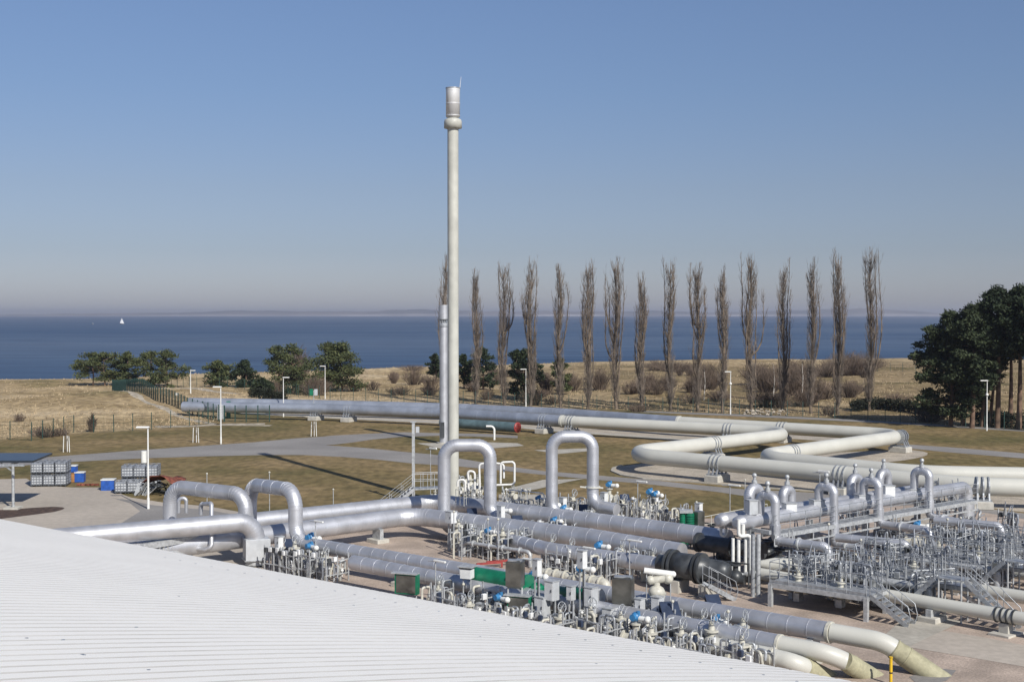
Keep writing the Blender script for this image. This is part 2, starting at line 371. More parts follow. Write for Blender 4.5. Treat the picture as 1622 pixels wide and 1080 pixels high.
sheet('fence_path',px([(1000,652),(1202,660.5),(1400,670),(1622,683.5),(1900,700),(1900,697),(1622,680.5),(1400,667),(1202,657),(1000,650)]),'asphalt',Z2)
sheet('right_lane',px([(1440,704),(1500,708),(1622,718),(1900,738),(1900,746),(1622,726),(1500,716),(1440,710)]),'asphalt',Z2)
sheet('paved_yard',px([(-500,772),(0,759),(42,758),(60,768),(111,772),(160,772),(183,779),(207,788),(259,796),(330,802),(420,818),(420,900),(-200,960),(-700,900)]),'yard',Z3)
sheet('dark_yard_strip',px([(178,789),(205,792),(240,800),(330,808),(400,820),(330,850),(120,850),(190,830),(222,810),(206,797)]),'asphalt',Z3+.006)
sheet('mulch_bed',px([(-60,812),(0,808),(50,804.5),(85,802.5),(104,804),(98,808),(80,812),(0,822),(-60,830)]),'mulch',Z3+.006,smooth=1)
sheet('pipe_gravel_bed',px([(380,655),(490,659),(700,668),(860,681),(900,686),(1000,690),(1080,697),(1180,690),(1330,700),(1330,690),(1100,680),(900,668),(700,655),(500,645),(380,644)]),'gravelg',Z1)
sheet('concrete_strip',px([(395,656),(490,661),(700,671),(700,667.5),(490,658),(395,653.5)]),'slab',Z3)
sheet('right_concrete_strip',px([(830,679),(900,685),(1000,692),(1090,699),(1090,696),(1000,689),(900,682),(830,676)]),'slab',Z3)
bed=[(970,745),(975,740),(1000,736),(1060,731),(1180,729),(1215,723),(1300,718),(1400,713),(1440,712),(1470,716),(1468,722),(1440,728),(1400,733),(1380,738),(1480,752),(1622,762),(1900,790),(1900,835),(1622,812),(1540,800),(1400,785),(1300,778),(1200,771.5),(1100,763),(1020,757.5),(985,752)]
sheet('loop_gravel_bed',px(bed),'gravelg',Z2,smooth=1)
def strip(name,P,w,h,m,loop=False):
    mb=MB()
    for a,b in zip(P,P[1:]): mb.beam(a+Vector((0,0,h/2)),b+Vector((0,0,h/2)),w,h)
    return tag(mb.build(name,m),kind='structure')
strip('bed_kerb',px([(1550,801),(1400,786),(1300,779),(1200,772.5),(1100,764),(1020,758.5),(985,753),(970,746.5),(972,742),(985,738)]),.35,.12,'slab')
sheet('stack_slab',px([(660,702),(760,700),(820,702),(830,706),(770,711),(700,711)]),'slab',Z3)
sheet('cover_slab',px([(846,713),(930,710),(932,714.5),(884,719)]),'slab',Z3)
sheet('flare_path',px([(800,775),(860,760),(925,758.5),(900,763),(850,775),(810,781)]),'slab',Z3+.004)
sheet('valve_slab',px([(790,783),(860,783),(950,800),(1050,812),(1050,822),(930,812),(790,796)]),'slab',Z3)
sheet('plant_gravel_yard',px([(150,890),(300,868),(470,850),(600,822),(690,805),(760,800),(880,812),(1060,822),(1180,820),(1300,806),(1450,800),(1560,812),(1622,822),(1900,870),(1900,1300),(1200,1500),(300,1300),(-200,1000)]),'gravel',Z2)
sheet('right_grass_patch',px([(1380,822),(1460,812),(1560,830),(1622,848),(1800,880),(1700,900),(1560,868),(1450,850)]),'gravelg',Z3+.02)
sheet('grey_walkway',px([(1392,1008),(1440,1000),(1500,1000),(1560,1010),(1622,1022),(1800,1060),(1800,1120),(1622,1056),(1540,1042),(1450,1027),(1400,1018)]),'yard',Z3+.004)
sheet('cross_walkway',px([(1395,1012),(1425,985),(1480,975),(1525,985),(1470,1010),(1430,1030)]),'slab',Z3+.012)
sheet('outlet_slab',px([(1440,1072),(1480,1058),(1515,1062),(1500,1078),(1460,1090)]),'asphalt',Z3+.008)

def ribbon(name,P,w,m,lift=.04):
    q=[]
    for a,b in zip(P,P[1:]):
        k=max(1,int((b-a).length/2))
        for j in range(k): q.append(a.lerp(b,j/k))
    q.append(P[-1]); vs=[]
    for i,p in enumerate(q):
        t=(q[min(len(q)-1,i+1)]-q[max(0,i-1)]).normalized(); nn=Vector((-t.y,t.x,0)); ww=w*(.8+.5*noise.noise(p*.2))
        for k in range(5): c=p+nn*(k/4-.5)*ww; vs.append((c.x,c.y,gz(c.x,c.y)+lift-(.08 if k in(0,4) else 0)))
    mb=MB(); mb.add(vs,[(i*5+k,i*5+k+1,i*5+k+6,i*5+k+5) for i in range(len(q)-1) for k in range(4)],True); return tag(mb.build(name,m),kind='structure')
ribbon('sandy_path',px([(168,621),(195,637),(235,651),(290,664),(350,673),(430,674)]),2.2,'sand')
ribbon('sandy_patch',px([(245,676),(300,675),(350,672),(420,671)]),4,'sand')
ribbon('pale_sand_patch',px([(138,637),(150,634),(166,638)]),4,'sand')
ribbon('track',px([(215,618),(300,619),(330,624),(380,628)]),4,'sand')
# ------------------------------------------------ compressor hall with corrugated barrel roof
EV=Vector((-.775,.632,0)); RV=Vector((.632,.775,0)); DROP=4.45
P0=Vector(((1230-811)/F*(F*DROP/562),F*DROP/562,HC-DROP))
def roofz(s): return HC-DROP+.235*s-.003*s*s
def build_hall():
    hall=thing('hall',(P0.x-RV.x*10,P0.y-RV.y*10,0),'compressor hall with a curved white corrugated metal roof in the foreground','hall')
    ss=[-.05,0]+[1.25*i for i in range(1,26)]
    pitch=.207; n0=int(-14/pitch); n1=int(48/pitch)
    prof=[(0,0),(.040,0),(.050,.010),(.197,.010)]   # along the eave
    cols=[]
    for k in range(n0,n1):
        for a,h in prof: cols.append((k*pitch+a,h))
    vs=[];fs=[]
    for a,h in cols:
        for s in ss:
            p=P0+EV*a-RV*s; vs.append((p.x,p.y,roofz(max(0,s))-(.01 if s<0 else 0)+h-.010))
    ns=len(ss)
    for i in range(len(cols)-1):
        for j in range(ns-1): a=i*ns+j; fs.append((a,a+1,a+ns+1,a+ns))
    mb=MB(); mb.add(vs,fs); r=mb.build('roof','roof',hall)
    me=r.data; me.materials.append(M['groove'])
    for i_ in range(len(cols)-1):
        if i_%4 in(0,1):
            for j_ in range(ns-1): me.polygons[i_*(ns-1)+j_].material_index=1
    # thickness so that the cut ends at the eave read as sheet metal
    mod=r.modifiers.new('thickness','SOLIDIFY'); mod.thickness=.012; mod.offset=-1
    wl=MB(); a0,a1=-13.5,47
    c0=P0+EV*a0-RV*.5; c1=P0+EV*a1-RV*.5; c2=P0+EV*a1-RV*29.5; c3=P0+EV*a0-RV*29.5
    for a,b in((c0,c1),(c1,c2),(c2,c3),(c3,c0)):
        wl.beam(Vector((a.x,a.y,(HC-DROP-.5)/2)),Vector((b.x,b.y,(HC-DROP-.5)/2)),.25,HC-DROP-.5)
    wl.build('wall','wall',hall)
    g=MB(); a=P0+EV*a0-RV*.28; b=P0+EV*a1-RV*.28; a.z=b.z=HC-DROP-.2; g.beam(a,b,.22,.16); g.build('eave_beam','galv',hall)
    heads=[]
    for k in range(-14,26):
        for s,sk in((1.6,2),):
            p=P0+EV*((k*sk)*pitch+.137)-RV*s; p.z=roofz(s)+.002; heads.append((p,.019))
    for q in[(100,1015),(42,1014),(133,1039),(216,996),(235,1065),(283,946),(900,998),(944,1053),(130,1038),(760,1010),(560,960)]:
        for s_ in[x*.05 for x in range(20,300)]:
            rr=ray(*q); den=rr.x*RV.x+rr.y*RV.y
            t=(P0.dot(RV)-s_-0)/den; p=Vector((rr.x*t,rr.y*t,HC+rr.z*t))
            if abs(p.z-roofz(s_))<.012: heads.append((Vector((p.x,p.y,roofz(s_))),.016)); break
    for p,r_ in heads: MB().cyl(p,p+Vector((0,0,.012)),r_,8).build('screw_head','galv',hall)
build_hall()
# ------------------------------------------------ stacks
def build_stacks():
    b=G(718,801); t=thing('flare_stack',b,'tall cream vent stack with a silver cylinder head, highest thing in the plant','stack')
    z=lambda y: topz(b,y)
    MB().tube([b,(b.x,b.y,z(205))],.46,28).build('shaft','stackc',t)
    MB().tube([b,(b.x,b.y,.12)],.8,28).build('base_flange','concrete',t)
    m=MB(); m.tube([(b.x,b.y,z(206)),(b.x,b.y,z(203.5)),(b.x,b.y,z(203.5)),(b.x,b.y,z(193)),(b.x,b.y,z(190)),(b.x,b.y,z(188))],[.47,.52,.74,.74,.68,.5],28); m.build('collar','stackc',t)
    h=MB(); h.tube([(b.x,b.y,z(189)),(b.x,b.y,z(186)),(b.x,b.y,z(186)),(b.x,b.y,z(140))],[.42,.42,.58,.58],28)
    for yy in(184,165,144): h.tube([(b.x,b.y,z(yy)),(b.x,b.y,z(yy-1))],.595,28)
    h.build('head','headm',t)
    MB().tube([(b.x,b.y,z(141)),(b.x,b.y,z(139.5))],.61,28).build('rim','galv',t)
    MB().tube([(b.x+.55,b.y,z(144)),(b.x+.68,b.y,z(122))],[.03,.012],6).build('lightning_rod','whitep',t)
    # small pipework ring round the foot
    b=G(703,702); t=thing('vent_stack',b,'shorter silver vent stack with a louvred cap just left of the tall stack','stack')
    z=lambda y: topz(b,y)
    MB().tube([b,(b.x,b.y,z(512))],.52,24).build('shaft','silver',t)
    MB().tube([(b.x,b.y,z(504)),(b.x,b.y,z(483)),],[.60,.60],24).build('cap','silver',t)
    m=MB(); m.tube([(b.x,b.y,z(517)),(b.x,b.y,z(514))],.62,24); m.tube([(b.x,b.y,z(506)),(b.x,b.y,z(504))],.62,24)
    for k in range(10):
        q=2*math.pi*k/10; m.beam((b.x+.5*math.cos(q),b.y+.5*math.sin(q),z(516)),(b.x+.5*math.cos(q),b.y+.5*math.sin(q),z(503)),.07,.05)
    m.tube([(b.x,b.y,z(516)),(b.x,b.y,z(503))],.3,12); m.build('louvre','galv',t)
    MB().box((b.x-.15,b.y-.6,z(680)),(.5,.25,1.9)).build('inspection_door','dark',t)
    MB().tube([b,(b.x,b.y,.15)],.9,20).build('base_flange','concrete',t)
build_stacks()
# ------------------------------------------------ the long export pipelines and their expansion loops
RB=.76
def sup(px_,py_,lab,rz=0,h=1.05,r=.78,g=None,axis=None,cz=1.8):
    """concrete block with a steel clamp that carries a pipe; px_,py_ = foot of the block in the photo"""
    g=g or G(px_,py_); t=thing('pipe_support',(g.x,g.y,0),lab,'pipe support','supports under the long pipelines')
    ax=(axis or Vector((.745,-.667,0))).normalized(); a=math.atan2(ax.y,ax.x)
    hb=cz-r-.35
    MB().box((g.x,g.y,hb/2),(1.5,2.2,hb),a,.06).build('concrete_block','concrete',t)
    m=MB(); nrm=Vector((-ax.y,ax.x,0))
    for d in(-.45,0,.45):
        c=Vector((g.x,g.y,cz))+ax*d
        m.tube([c-ax*.06,c+ax*.06],r+.05,20)
        for sgn in(-1,1): m.beam(c+nrm*sgn*(r*.75)+Vector((0,0,-r*.5)),c+nrm*sgn*(r+.12)+Vector((0,0,hb-cz)),.12,.14)
    m.build('clamp','galv',t)
    MB().box((g.x,g.y,hb+.06),(1.3,1.9,.12),a).build('base_plate','galv',t)
def V3(x,y,z=1.8): return Vector((x,y,z))
# near pipeline
t=thing('pipeline',(11,131.5,0),'nearer long pipeline, grey at left, cream from above the red open pipe end','pipeline')
a0=G(290,644,1.8); a1=G(500,647,1.8); a2=G(700,654.5,1.8); a3=G(890,667,1.8)
pipe_mb([a0,a1,a2,a3],RB+.03,br=30,n=24,bands=3).build('clad_section','silverb',t)
P,_=fillet([a3,V3(34.5,154.5),V3(11,131.5),V3(38.2,106.8),V3(60,102)],{1:4.2,2:4.2,3:9},12)
MB().tube(P,RB,28).build('coated_section','cream',t)
e=(P[1]-P[0]).normalized(); MB().tube([P[0]-e*.1,P[0]+e*.25],RB+.07,28).build('end_collar','cream',t)
# far pipeline
t=thing('pipeline',(24,129,0),'farther of the two long pipelines with its outer loop reaching furthest right','pipeline')
b0=G(300,637.5,1.8); b1=G(500,641,1.8); b2=G(720,647,1.8); b3=G(890,655,1.8); b4=G(1075,668.5,1.8)
pipe_mb([b0,b1,b2,b3,b4],RB+.03,br=30,n=24,bands=3).build('clad_section','silverb',t)
P2,_=fillet([b4,V3(46.5,151.5),V3(24,128.5),V3(36.3,115.2),V3(62,111)],{1:4,2:4,3:9},12)
MB().tube(P2,RB,28).build('coated_section','cream',t)
e=(P2[1]-P2[0]).normalized(); MB().tube([P2[0]-e*.1,P2[0]+e*.25],RB+.07,28).build('end_collar','cream',t)
def onpath(a,b,px_): p=line_px(a,b,px_); return Vector((p.x,p.y,0))
def sp_(a,b,pxx,lab): 
    g=onpath(a,b,pxx); sup(0,0,lab,g=g,axis=(b-a))
sp_(V3(11,131.5),V3(38.2,106.8),1137,'concrete block and clamp under the front cream pipe left of centre')
sp_(V3(11,131.5),V3(34.5,154.5),1130,'clamp on the inner loop of the near pipeline, behind the front support')
sp_(a3,V3(34.5,154.5),1155,'clamp under the cream pipe just before its rear loop')
sp_(V3(46.5,151.5),V3(24,128.5),1427,'concrete block and clamp at the right end of the outer loop')
sp_(V3(46.5,151.5),V3(24,128.5),1254,'clamp near the left bend of the outer loop')
sp_(b4,V3(46.5,151.5),1240,'clamp on the far pipeline behind the inner loop bend')
sp_(V3(11,131.5),V3(38.2,106.8),1335,'clamp on the front cream pipe above the walkway arches')
sp_(V3(38.2,106.8),V3(60,102),1558,'concrete block and ribbed clamp under the front cream pipe at the right edge')
for x,l in((862,'pale pedestal under the grey pipe right of the red open pipe end'),(500,'pedestal under the grey pipe near the green sign box'),(552,'low white pedestal under the grey pipe left of the stacks'),(905,'pale pedestal where the cream coating begins')):
    A,B_=((a1,a2) if x<600 else (a2,a3)) ; g=onpath(A,B_,x) if x<890 else onpath(a3,V3(34.5,154.5),x); sup(0,0,l,g=g,axis=B_-A)
t=thing('test_pipe',G(760,688,0),'dark pipe section lying on the ground with a red open end, right of the stacks','pipe')
q0=G(700,669,.95); q1=G(820,677,.95); mm=MB(); e=(q1-q0).normalized()
mm.tube([q0,q1],.68,24,False); mm.tube([q1,q0],.60,24,False); mm.build('pipe_wall','teal',t)
r_=MB(); r_.tube([q1-e*.1,q1+e*.06,q1+e*.06,q1-e*.12],[.70,.70,.58,.58],24,False); r_.cyl(q1-e*1.4,q1-e*1.35,.59,24); r_.tube([q1-e*1.35,q1+e*.05],.585,24,False); r_.build('open_end','red',t)
# ------------------------------------------------ silver process pipes
U_=Vector((.672,.741,0)); V_=Vector((.741,-.672,0))
SP='silver clad process pipes'
hU=1.7
u0=G(-60,875,hU);u1=G(672,797,hU)
um=G(1033,837,hU); u2=um+V_*6
pipe('process_pipe','rear silver header pipe, turning at the stair and crossing the valve yard','pipe',[u0,u1+U_*1.2,um,u2],.6,br=1.7,n=28)
l0=G(-60,910,1.55); l1=G(640,819,1.55); l2=G(935,852,1.5); l3=G(1080,876,1.4)
t=thing('process_pipe',(l1.x,l1.y,0),'front silver header pipe that bends right just before the first arch','pipe')
pipe_mb([l0,l1+U_*1.0,l2,l3],.63,br=2.2,n=28).build('cladding','silver',t)
e=(l1-l0).normalized(); pp=l1-e*.9
p0=G(40,857,2.85); p1=G(405,825,2.85); pb=Vector((p1.x,p1.y,.4)); 
pipe('process_pipe','raised silver pipe along the roof edge that elbows down into a grey box','pipe',[p0+(p0-p1)*.1,p1,pb],.59,br=1.5,n=30,bands=1.2,bendbands=.3)
t=thing('insulation_box',(p1.x,p1.y,0),'grey insulation box round the foot of the raised silver pipe','box')
zb=topz(p1,868); MB().box((p1.x+.05,p1.y,zb),(1.55,1.4,1.35),.35,.04).build('housing','cab',t)
MB().box((p1.x+.05,p1.y,zb-.66),(1.7,1.5,.07),.35).build('flange','galv',t)
MB().tube([(p1.x,p1.y,.1),(p1.x,p1.y,zb-.7)],.66,24).build('collar','galvl',t)
# arches on the left
def PX(x,y,Yd): return D(x,y,Yd)
Y3=83.3
pipe('arch_pipe','left silver arch pipe, lower and broader, rising behind the raised pipe','pipe',[PX(269,845,Y3+3),PX(270,770,Y3+3),PX(389,783,Y3),PX(389,835,Y3)],.47,br=1.15,n=26,bands=1.1)
Fs=G(490,862,1.5); Fe=G(1316,1001,1.5); FD=(Fe-Fs).normalized(); fy=Fs-FD*1.1
t=thing('pipeline',(Fe.x,Fe.y,0),'long silver pipe from the left arch, ending cream and yellow wrapped at lower right','pipeline')
top=PX(468,776,fy.y); base=Vector((top.x,top.y,1.5))
pipe_mb([PX(396,835,fy.y+4.6),PX(396,767,fy.y+4.6),top,base,Fe],.46,br=1.15,n=28,bands=1.0).build('clad_section','silver',t)
k1=G(1400,1016,1.35); ge=G(1482,1072,-.1); kw=lerp(k1,ge,.22)
c_,_=fillet([Fe,k1,ge],1.9,10); cut=[p for p in c_ if p.x<=kw.x+.01]
MB().tube(cut+[kw],.43,26).build('coated_section','cream',t)
e=(ge-kw).normalized(); w_=MB(); w_.tube([kw-e*.1,kw+e*.3,kw+e*.34,ge+e*.9],[.455,.455,.475,.475],26); w_.torus(kw+e*.55,e,.47,.03,26,6); w_.torus(kw-e*.05,e,.45,.03,26,6); w_.build('ground_wrap','wrap',t)
MB().tube([Fe-FD*.12,Fe+FD*.04],.5,28).build('end_collar','creamv',t)
def outlet(name,lab,A,B,k,ge,r,kwf=.3,m='silver',xs=None):
    t=thing(name,(B.x,B.y,0),lab,'pipeline'); pipe_mb([A,B],r+.03,n=26,bands=1.0).build('clad_section',m,t)
    kw=lerp(k,ge,kwf); c_,_=fillet([B,k,ge],1.7,10); cut=[p for p in c_ if p.x<=kw.x]
    MB().tube(cut+[kw],r,24).build('coated_section','cream',t); e=(ge-kw).normalized()
    w_=MB(); w_.tube([kw-e*.08,kw+e*.25,kw+e*.28,ge+e*.8],[r+.02,r+.02,r+.04,r+.04],24); w_.torus(kw+e*.45,e,r+.03,.03,24,6); w_.build('ground_wrap','wrap',t)
    d=(B-A).normalized(); MB().tube([B-d*.1,B+d*.04],r+.06,26).build('end_collar','creamv',t)
Ge=G(1236,1020,1.3); Gs=Ge-FD*27.5; Gs.z=1.6
outlet('pipeline','second silver and cream pipe, its yellow wrap ending at the roof edge',Gs,Ge,G(1322,1036,1.2),G(1380,1072,-.1),.40)
He=G(1225,1041,.9); outlet('pipeline','short cream pipe bend just above the roof edge at lower right',He-FD*3.2,He,G(1262,1050,.85),G(1306,1072,-.1),.40,m='cream')
# green coated section over the second pipe
ga=Ge-FD*0
gA=D(747,911,68.9); gB=D(985,951,68.9-3.0)
gd=(Vector((FD.x,FD.y,0))).normalized(); gz_=1.95
gA=G(747,911,gz_); gB=gA+gd*3.9
t=thing('valve_body',(gA.x,gA.y,0),'thick green coated pipe section between the sheet metal enclosures','pipe')
MB().tube([gA,gB],.5,28).build('green_coating','green',t)
for q in(0,3.9): c=gA+gd*q; MB().tube([c-gd*.09,c+gd*.09],.56,28).build('flange','green',t)
gC=gA+gd*4.3-UP*.1; gE=gA+gd*8.4-UP*.1; t=thing('valve_body',(gC.x,gC.y,0),'dark green pipe section between the grey cabinets and the right enclosure','pipe')
m=MB(); m.tube([gC,gC+gd*.4,gC+gd*.4,gC+gd*1.2,gC+gd*1.2,gC+gd*2.2,gC+gd*2.2,gE],[.3,.3,.2,.2,.33,.33,.46,.46],24); m.build('green_coating','green',t)
MB().tube([gE-gd*.1,gE+gd*.05],.54,24).build('flange','galvl',t)
# arches in the middle
def arch(lab,xl,xr,ytop,ybl,Yd,d,ybr,ext,hl=None):
    A=PX(xl,ytop,Yd);B=PX(xr,ytop,Yd)
    L=PX(xl,ybl,Yd); Rr=PX(xr,ybr,Yd)
    return A,B,L,Rr
Yd=93
A,B,L,Rr=arch('',703.5,776.5,705,832,Yd,.92,815,0)
n1a=G(870,870,1.3); n1b=G(1062,897,1.35)
pipe('arch_pipe','silver arch pipe right in front of the tall stack','pipe',[Rr+V_*1.6+Vector((0,0,-.2)),Rr,B,A,L,n1a,n1b],.46,br=.98,n=28,bands=1.0)
A,B,L,Rr=arch('',874,939,691.5,815,95,.9,800,0)
pipe('arch_pipe','silver arch pipe with a small ring flange, second arch to the right of the stack','pipe',[L+V_*2,L,A,B,Rr,Rr+V_*2.2+Vector((0,0,-.1))],.44,br=.95,n=28,bands=1.0)
m=MB(); c=PX(939,771,95); m.tube([c-Vector((0,0,.06)),c+Vector((0,0,.06))],.56,24); m.beam(c+Vector((-.5,-.2,0)),c+Vector((-.95,-.2,.05)),.1,.1); m.beam(c+Vector((.4,-.2,0)),c+Vector((.75,-.2,-.05)),.1,.1)
tag(m.build('ring_clamp','cream'),'pale ring clamp round the right leg of the second arch','clamp')
# dark vessel
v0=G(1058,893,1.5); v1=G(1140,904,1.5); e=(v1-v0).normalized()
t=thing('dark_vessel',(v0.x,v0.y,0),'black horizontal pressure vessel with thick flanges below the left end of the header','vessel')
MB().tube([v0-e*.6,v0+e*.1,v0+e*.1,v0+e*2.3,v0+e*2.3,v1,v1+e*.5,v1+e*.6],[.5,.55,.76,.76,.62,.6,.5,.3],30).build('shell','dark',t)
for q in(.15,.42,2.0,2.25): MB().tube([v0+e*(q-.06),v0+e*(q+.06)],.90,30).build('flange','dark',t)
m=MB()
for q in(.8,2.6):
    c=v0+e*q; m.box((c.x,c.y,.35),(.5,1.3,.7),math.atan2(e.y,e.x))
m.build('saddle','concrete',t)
# dark run added behind it, its colour standing in for header shade
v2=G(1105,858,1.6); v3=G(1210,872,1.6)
tag(MB().tube([v2,v3],.5,20).tube([v2,v2+(v3-v2).normalized()*.2],.62,20).tube([lerp(v2,v3,.5),lerp(v2,v3,.55)],.62,20).build('added_dark_pipe','dark'),'added black pipe for painted shade behind the dark vessel, under the twin header ends','pipe')
c=G(1085,868); z1=topz(c,812)
t=thing('insulated_riser',c,'tall green ribbed insulation sleeves standing beside the dark vessel','riser')
for dx in(-.18,.32):
    m=MB(); m.tube([(c.x+dx,c.y-.1*dx,.3),(c.x+dx,c.y,z1)],.2 if dx<0 else .29,18)
    for k in range(9): zz=.9+(z1-1)*k/8.5; m.tube([(c.x+dx,c.y-.1*dx,zz-.03),(c.x+dx,c.y-.1*dx,zz+.03)],.235 if dx<0 else .325,18)
    m.build('green_sleeve','green',t)
MB().box((c.x+.95,c.y+.1,(z1+.6)/2+.2),(.62,.5,z1-.8),.6).build('grey_panel','sheet',t)
MB().box((c.x+.05,c.y,z1+.12),(.9,.6,.2)).build('top_cap','galvl',t)
# ------------------------------------------------ header with goose-neck arches (right)
U2=Vector((.765,.645,0)); V2=Vector((.645,-.765,0)); UP=Vector((0,0,1))
hA=G(1175,827,3.6); hB=G(1531,771,3.6); HU=(hB-hA).normalized(); HV=Vector((HU.y,-HU.x,0))
t=thing('header_pipe',(hA.x,hA.y,0),'silver header pipe carrying the goose necks, turning down at its right end','pipe')
pipe_mb([hA-HU*.1,hB,Vector((hB.x,hB.y,.3))],.42,br=.6,n=26,bands=1.4).build('cladding','silver',t)
m=MB(); m.tube([hA-HU*.55,hA-HU*.5,hA-HU*.1],[.2,.36,.46],26); m.build('end_cap','silver',t)
zt=topz(hB,790); MB().tube([(hB.x,hB.y,.2),(hB.x,hB.y,zt)],.56,24).build('thick_sleeve','silver',t)
hA2=hA-HV*1.25-HU*.25; hB2=hA2+HU*20
t=thing('header_pipe',(hA2.x,hA2.y,0),'rear silver header pipe, its domed end showing behind the front one','pipe')
pipe_mb([hA2,hB2],.42,n=26,bands=1.4).build('cladding','silver',t)
MB().tube([hA2-HU*.45,hA2-HU*.4,hA2],[.2,.36,.46],26).build('end_cap','silver',t)
# walkway along the header
def rail(lab,pts,h=1.1,sp=1.5,r=.024,mt='galv',group=None,mid=2,name='railing',toe=False):
    g=thing(name,pts[0],lab,'railing',group)
    m=MB(); m.tube([Vector(p)+UP*h for p in pts],r,6); m.build('top_rail',mt,g)
    for k in range(1,mid):
        m=MB(); m.tube([Vector(p)+UP*(h*k/mid) for p in pts],r*.75,5); m.build('mid_rail',mt,g)
    if toe:
        m=MB()
        for a,b in zip(pts,pts[1:]): m.beam(Vector(a)+UP*.08,Vector(b)+UP*.08,.015,.13)
        m.build('toe_board',mt,g)
    for i,(a,b) in enumerate(zip(pts,pts[1:])):
        a=Vector(a);b=Vector(b); k=max(1,round((b-a).length/sp))
        for j in range(k+(1 if i==len(pts)-2 else 0)):
            p=a.lerp(b,j/k); MB().tube([p,p+UP*h],r,6).build('post',mt,g)
    return g
w0=hA+HV*.95-HU*(-1.3)-UP*.75; w1=hB+HV*.95-HU*1.0-UP*.75
t=thing('walkway',(w0.x,w0.y,0),'long grated steel walkway running in front of the silver header','walkway')
c=(w0+w1)/2; MB().box(c,((w1-w0).length,.9,.06),math.atan2(HU.y,HU.x)).build('grating','galv',t)
for s in(-.47,.47): m=MB(); m.beam(w0+HV*s-UP*.08,w1+HV*s-UP*.08,.09,.24); m.build('side_beam','galvl',t)
m=MB(); m.beam(w0+HV*.47-UP*.62,w1+HV*.47-UP*.62,.08,.1)
for k in range(13): p=w0.lerp(w1,k/12)+HV*.47; m.beam(p-UP*.2,p-UP*.62,.06,.06)
m.build('lower_chord','galvl',t)
rail('railing on the camera side of the long walkway below the goose necks',[w0+HV*.45,w1+HV*.45],sp=1.5,h=1.2,mid=4)
def column(g,z,lab,w=.32):
    t=thing('steel_column',(g.x,g.y,0),lab,'column','steel columns under the header')
    a=math.atan2(HU.y,HU.x)
    m=MB(); m.box((g.x,g.y,z/2),(w,.04,z),a)
    for s in(-1,1): q=Vector((g.x,g.y,z/2))+HU*0+HV*0; m.box((g.x+HU.x*s*w/2,g.y+HU.y*s*w/2,z/2),(.04,w,z),a)
    m.build('profile','galvl',t); MB().box((g.x,g.y,.12),(.7,.7,.24),a).build('footing','concrete',t)
for s,l in((.8,'steel column under the left end of the header beside the white drain pipes'),(6.5,'steel column under the header between first and second goose neck'),(12.5,'steel column under the middle of the header'),(18.5,'steel column under the header near the third drop pipe')):
    p=hA+HU*s; column(Vector((p.x,p.y,0)),3.1,l)
m=MB(); m.beam(hA+HU*.8-HV*1.8-UP*.5,hA+HU*.8+HV*1.5-UP*.5,.2,.22); tag(m.build('cross_beam','galvl'),'steel cross beam carrying the left ends of both header pipes','beam')
# goose necks: header -> up -> over -> down -> out -> down
def goose(lab,xl,yt,yb,xe,ye,yd,rr=.27,vent=True):
    a=line_px(hA+HV*1.15,hB+HV*1.15,xl); Yd=a.y
    top=PX(xl,yt,Yd); bot=PX(xl,yb,Yd); hp=Vector((top.x,top.y,0))-HV*1.15
    t=thing('goose_neck',(a.x,a.y,0),lab,'pipe','goose neck pipes on the header')
    e=G(xe,ye,bot.z); dn=PX(xe,yd,e.y)
    pipe_mb([Vector((hp.x,hp.y,3.7)),Vector((hp.x,hp.y,top.z)),top,bot,e,dn],rr,br=.42,n=20,bands=.9,bendbands=.2).build('cladding','silver',t)
    z2=lerp(bot.z,top.z,.36)
    MB().tube([(top.x,top.y,bot.z+.35),(top.x,top.y,z2)],rr+.07,20).build('sleeve','silver',t)
    mp=lerp(Vector((hp.x,hp.y,top.z)),top,.5)
    v=MB(); v.cyl(mp,mp+UP*.75,.09,10); v.cyl(mp+UP*.25,mp+UP*.45,.17,12); v.ball(mp+UP*.72,.16,10); v.build('vent_valve','galvl',t)
    f=MB(); q=lerp(bot,e,.45); d=(e-bot).normalized(); f.tube([q-d*.05,q+d*.05],rr+.1,20)
    for o in(.5,.8): MB().cyl(q-d*.2*o*4+UP*.2,q-d*.2*o*4+UP*.75,.045,6).build('stub','galvl',t)
    f.build('flange','galvl',t)
    return dn
D1=goose('first silver goose neck from the left, dropping in front of the white board',1228,786,856,1312,866,905)
D2=goose('second silver goose neck, standing on a square valve box',1321,772,862,1368,870,920)
D3=goose('third silver goose neck, its foot bending right above a blue actuator',1392,763,829,1474,841,880)
D4=goose('fourth silver goose neck, rightmost and tallest on the header',1472,747,818,1524,828,875,)
def low(lab,xs,ys,xe,ye,yd,h,rr=.27):
    a=G(xs,ys,h); e=G(xe,ye,h); pipe('drop_pipe',lab,'pipe',[a,e,PX(xe,yd,e.y)],rr,br=.42,n=20,bands=.9,bendbands=.2)
low('silver pipe elbowing down right of the second goose neck above the stair tower',1325,851,1439,862,905,2.3)
low('rightmost silver pipe elbowing down beside the light pole',1480,824,1586,833,862,2.3)
low('silver pipe stub below the first goose neck joining the black vessel',1228,845,1300,852,862,1.9,.3)
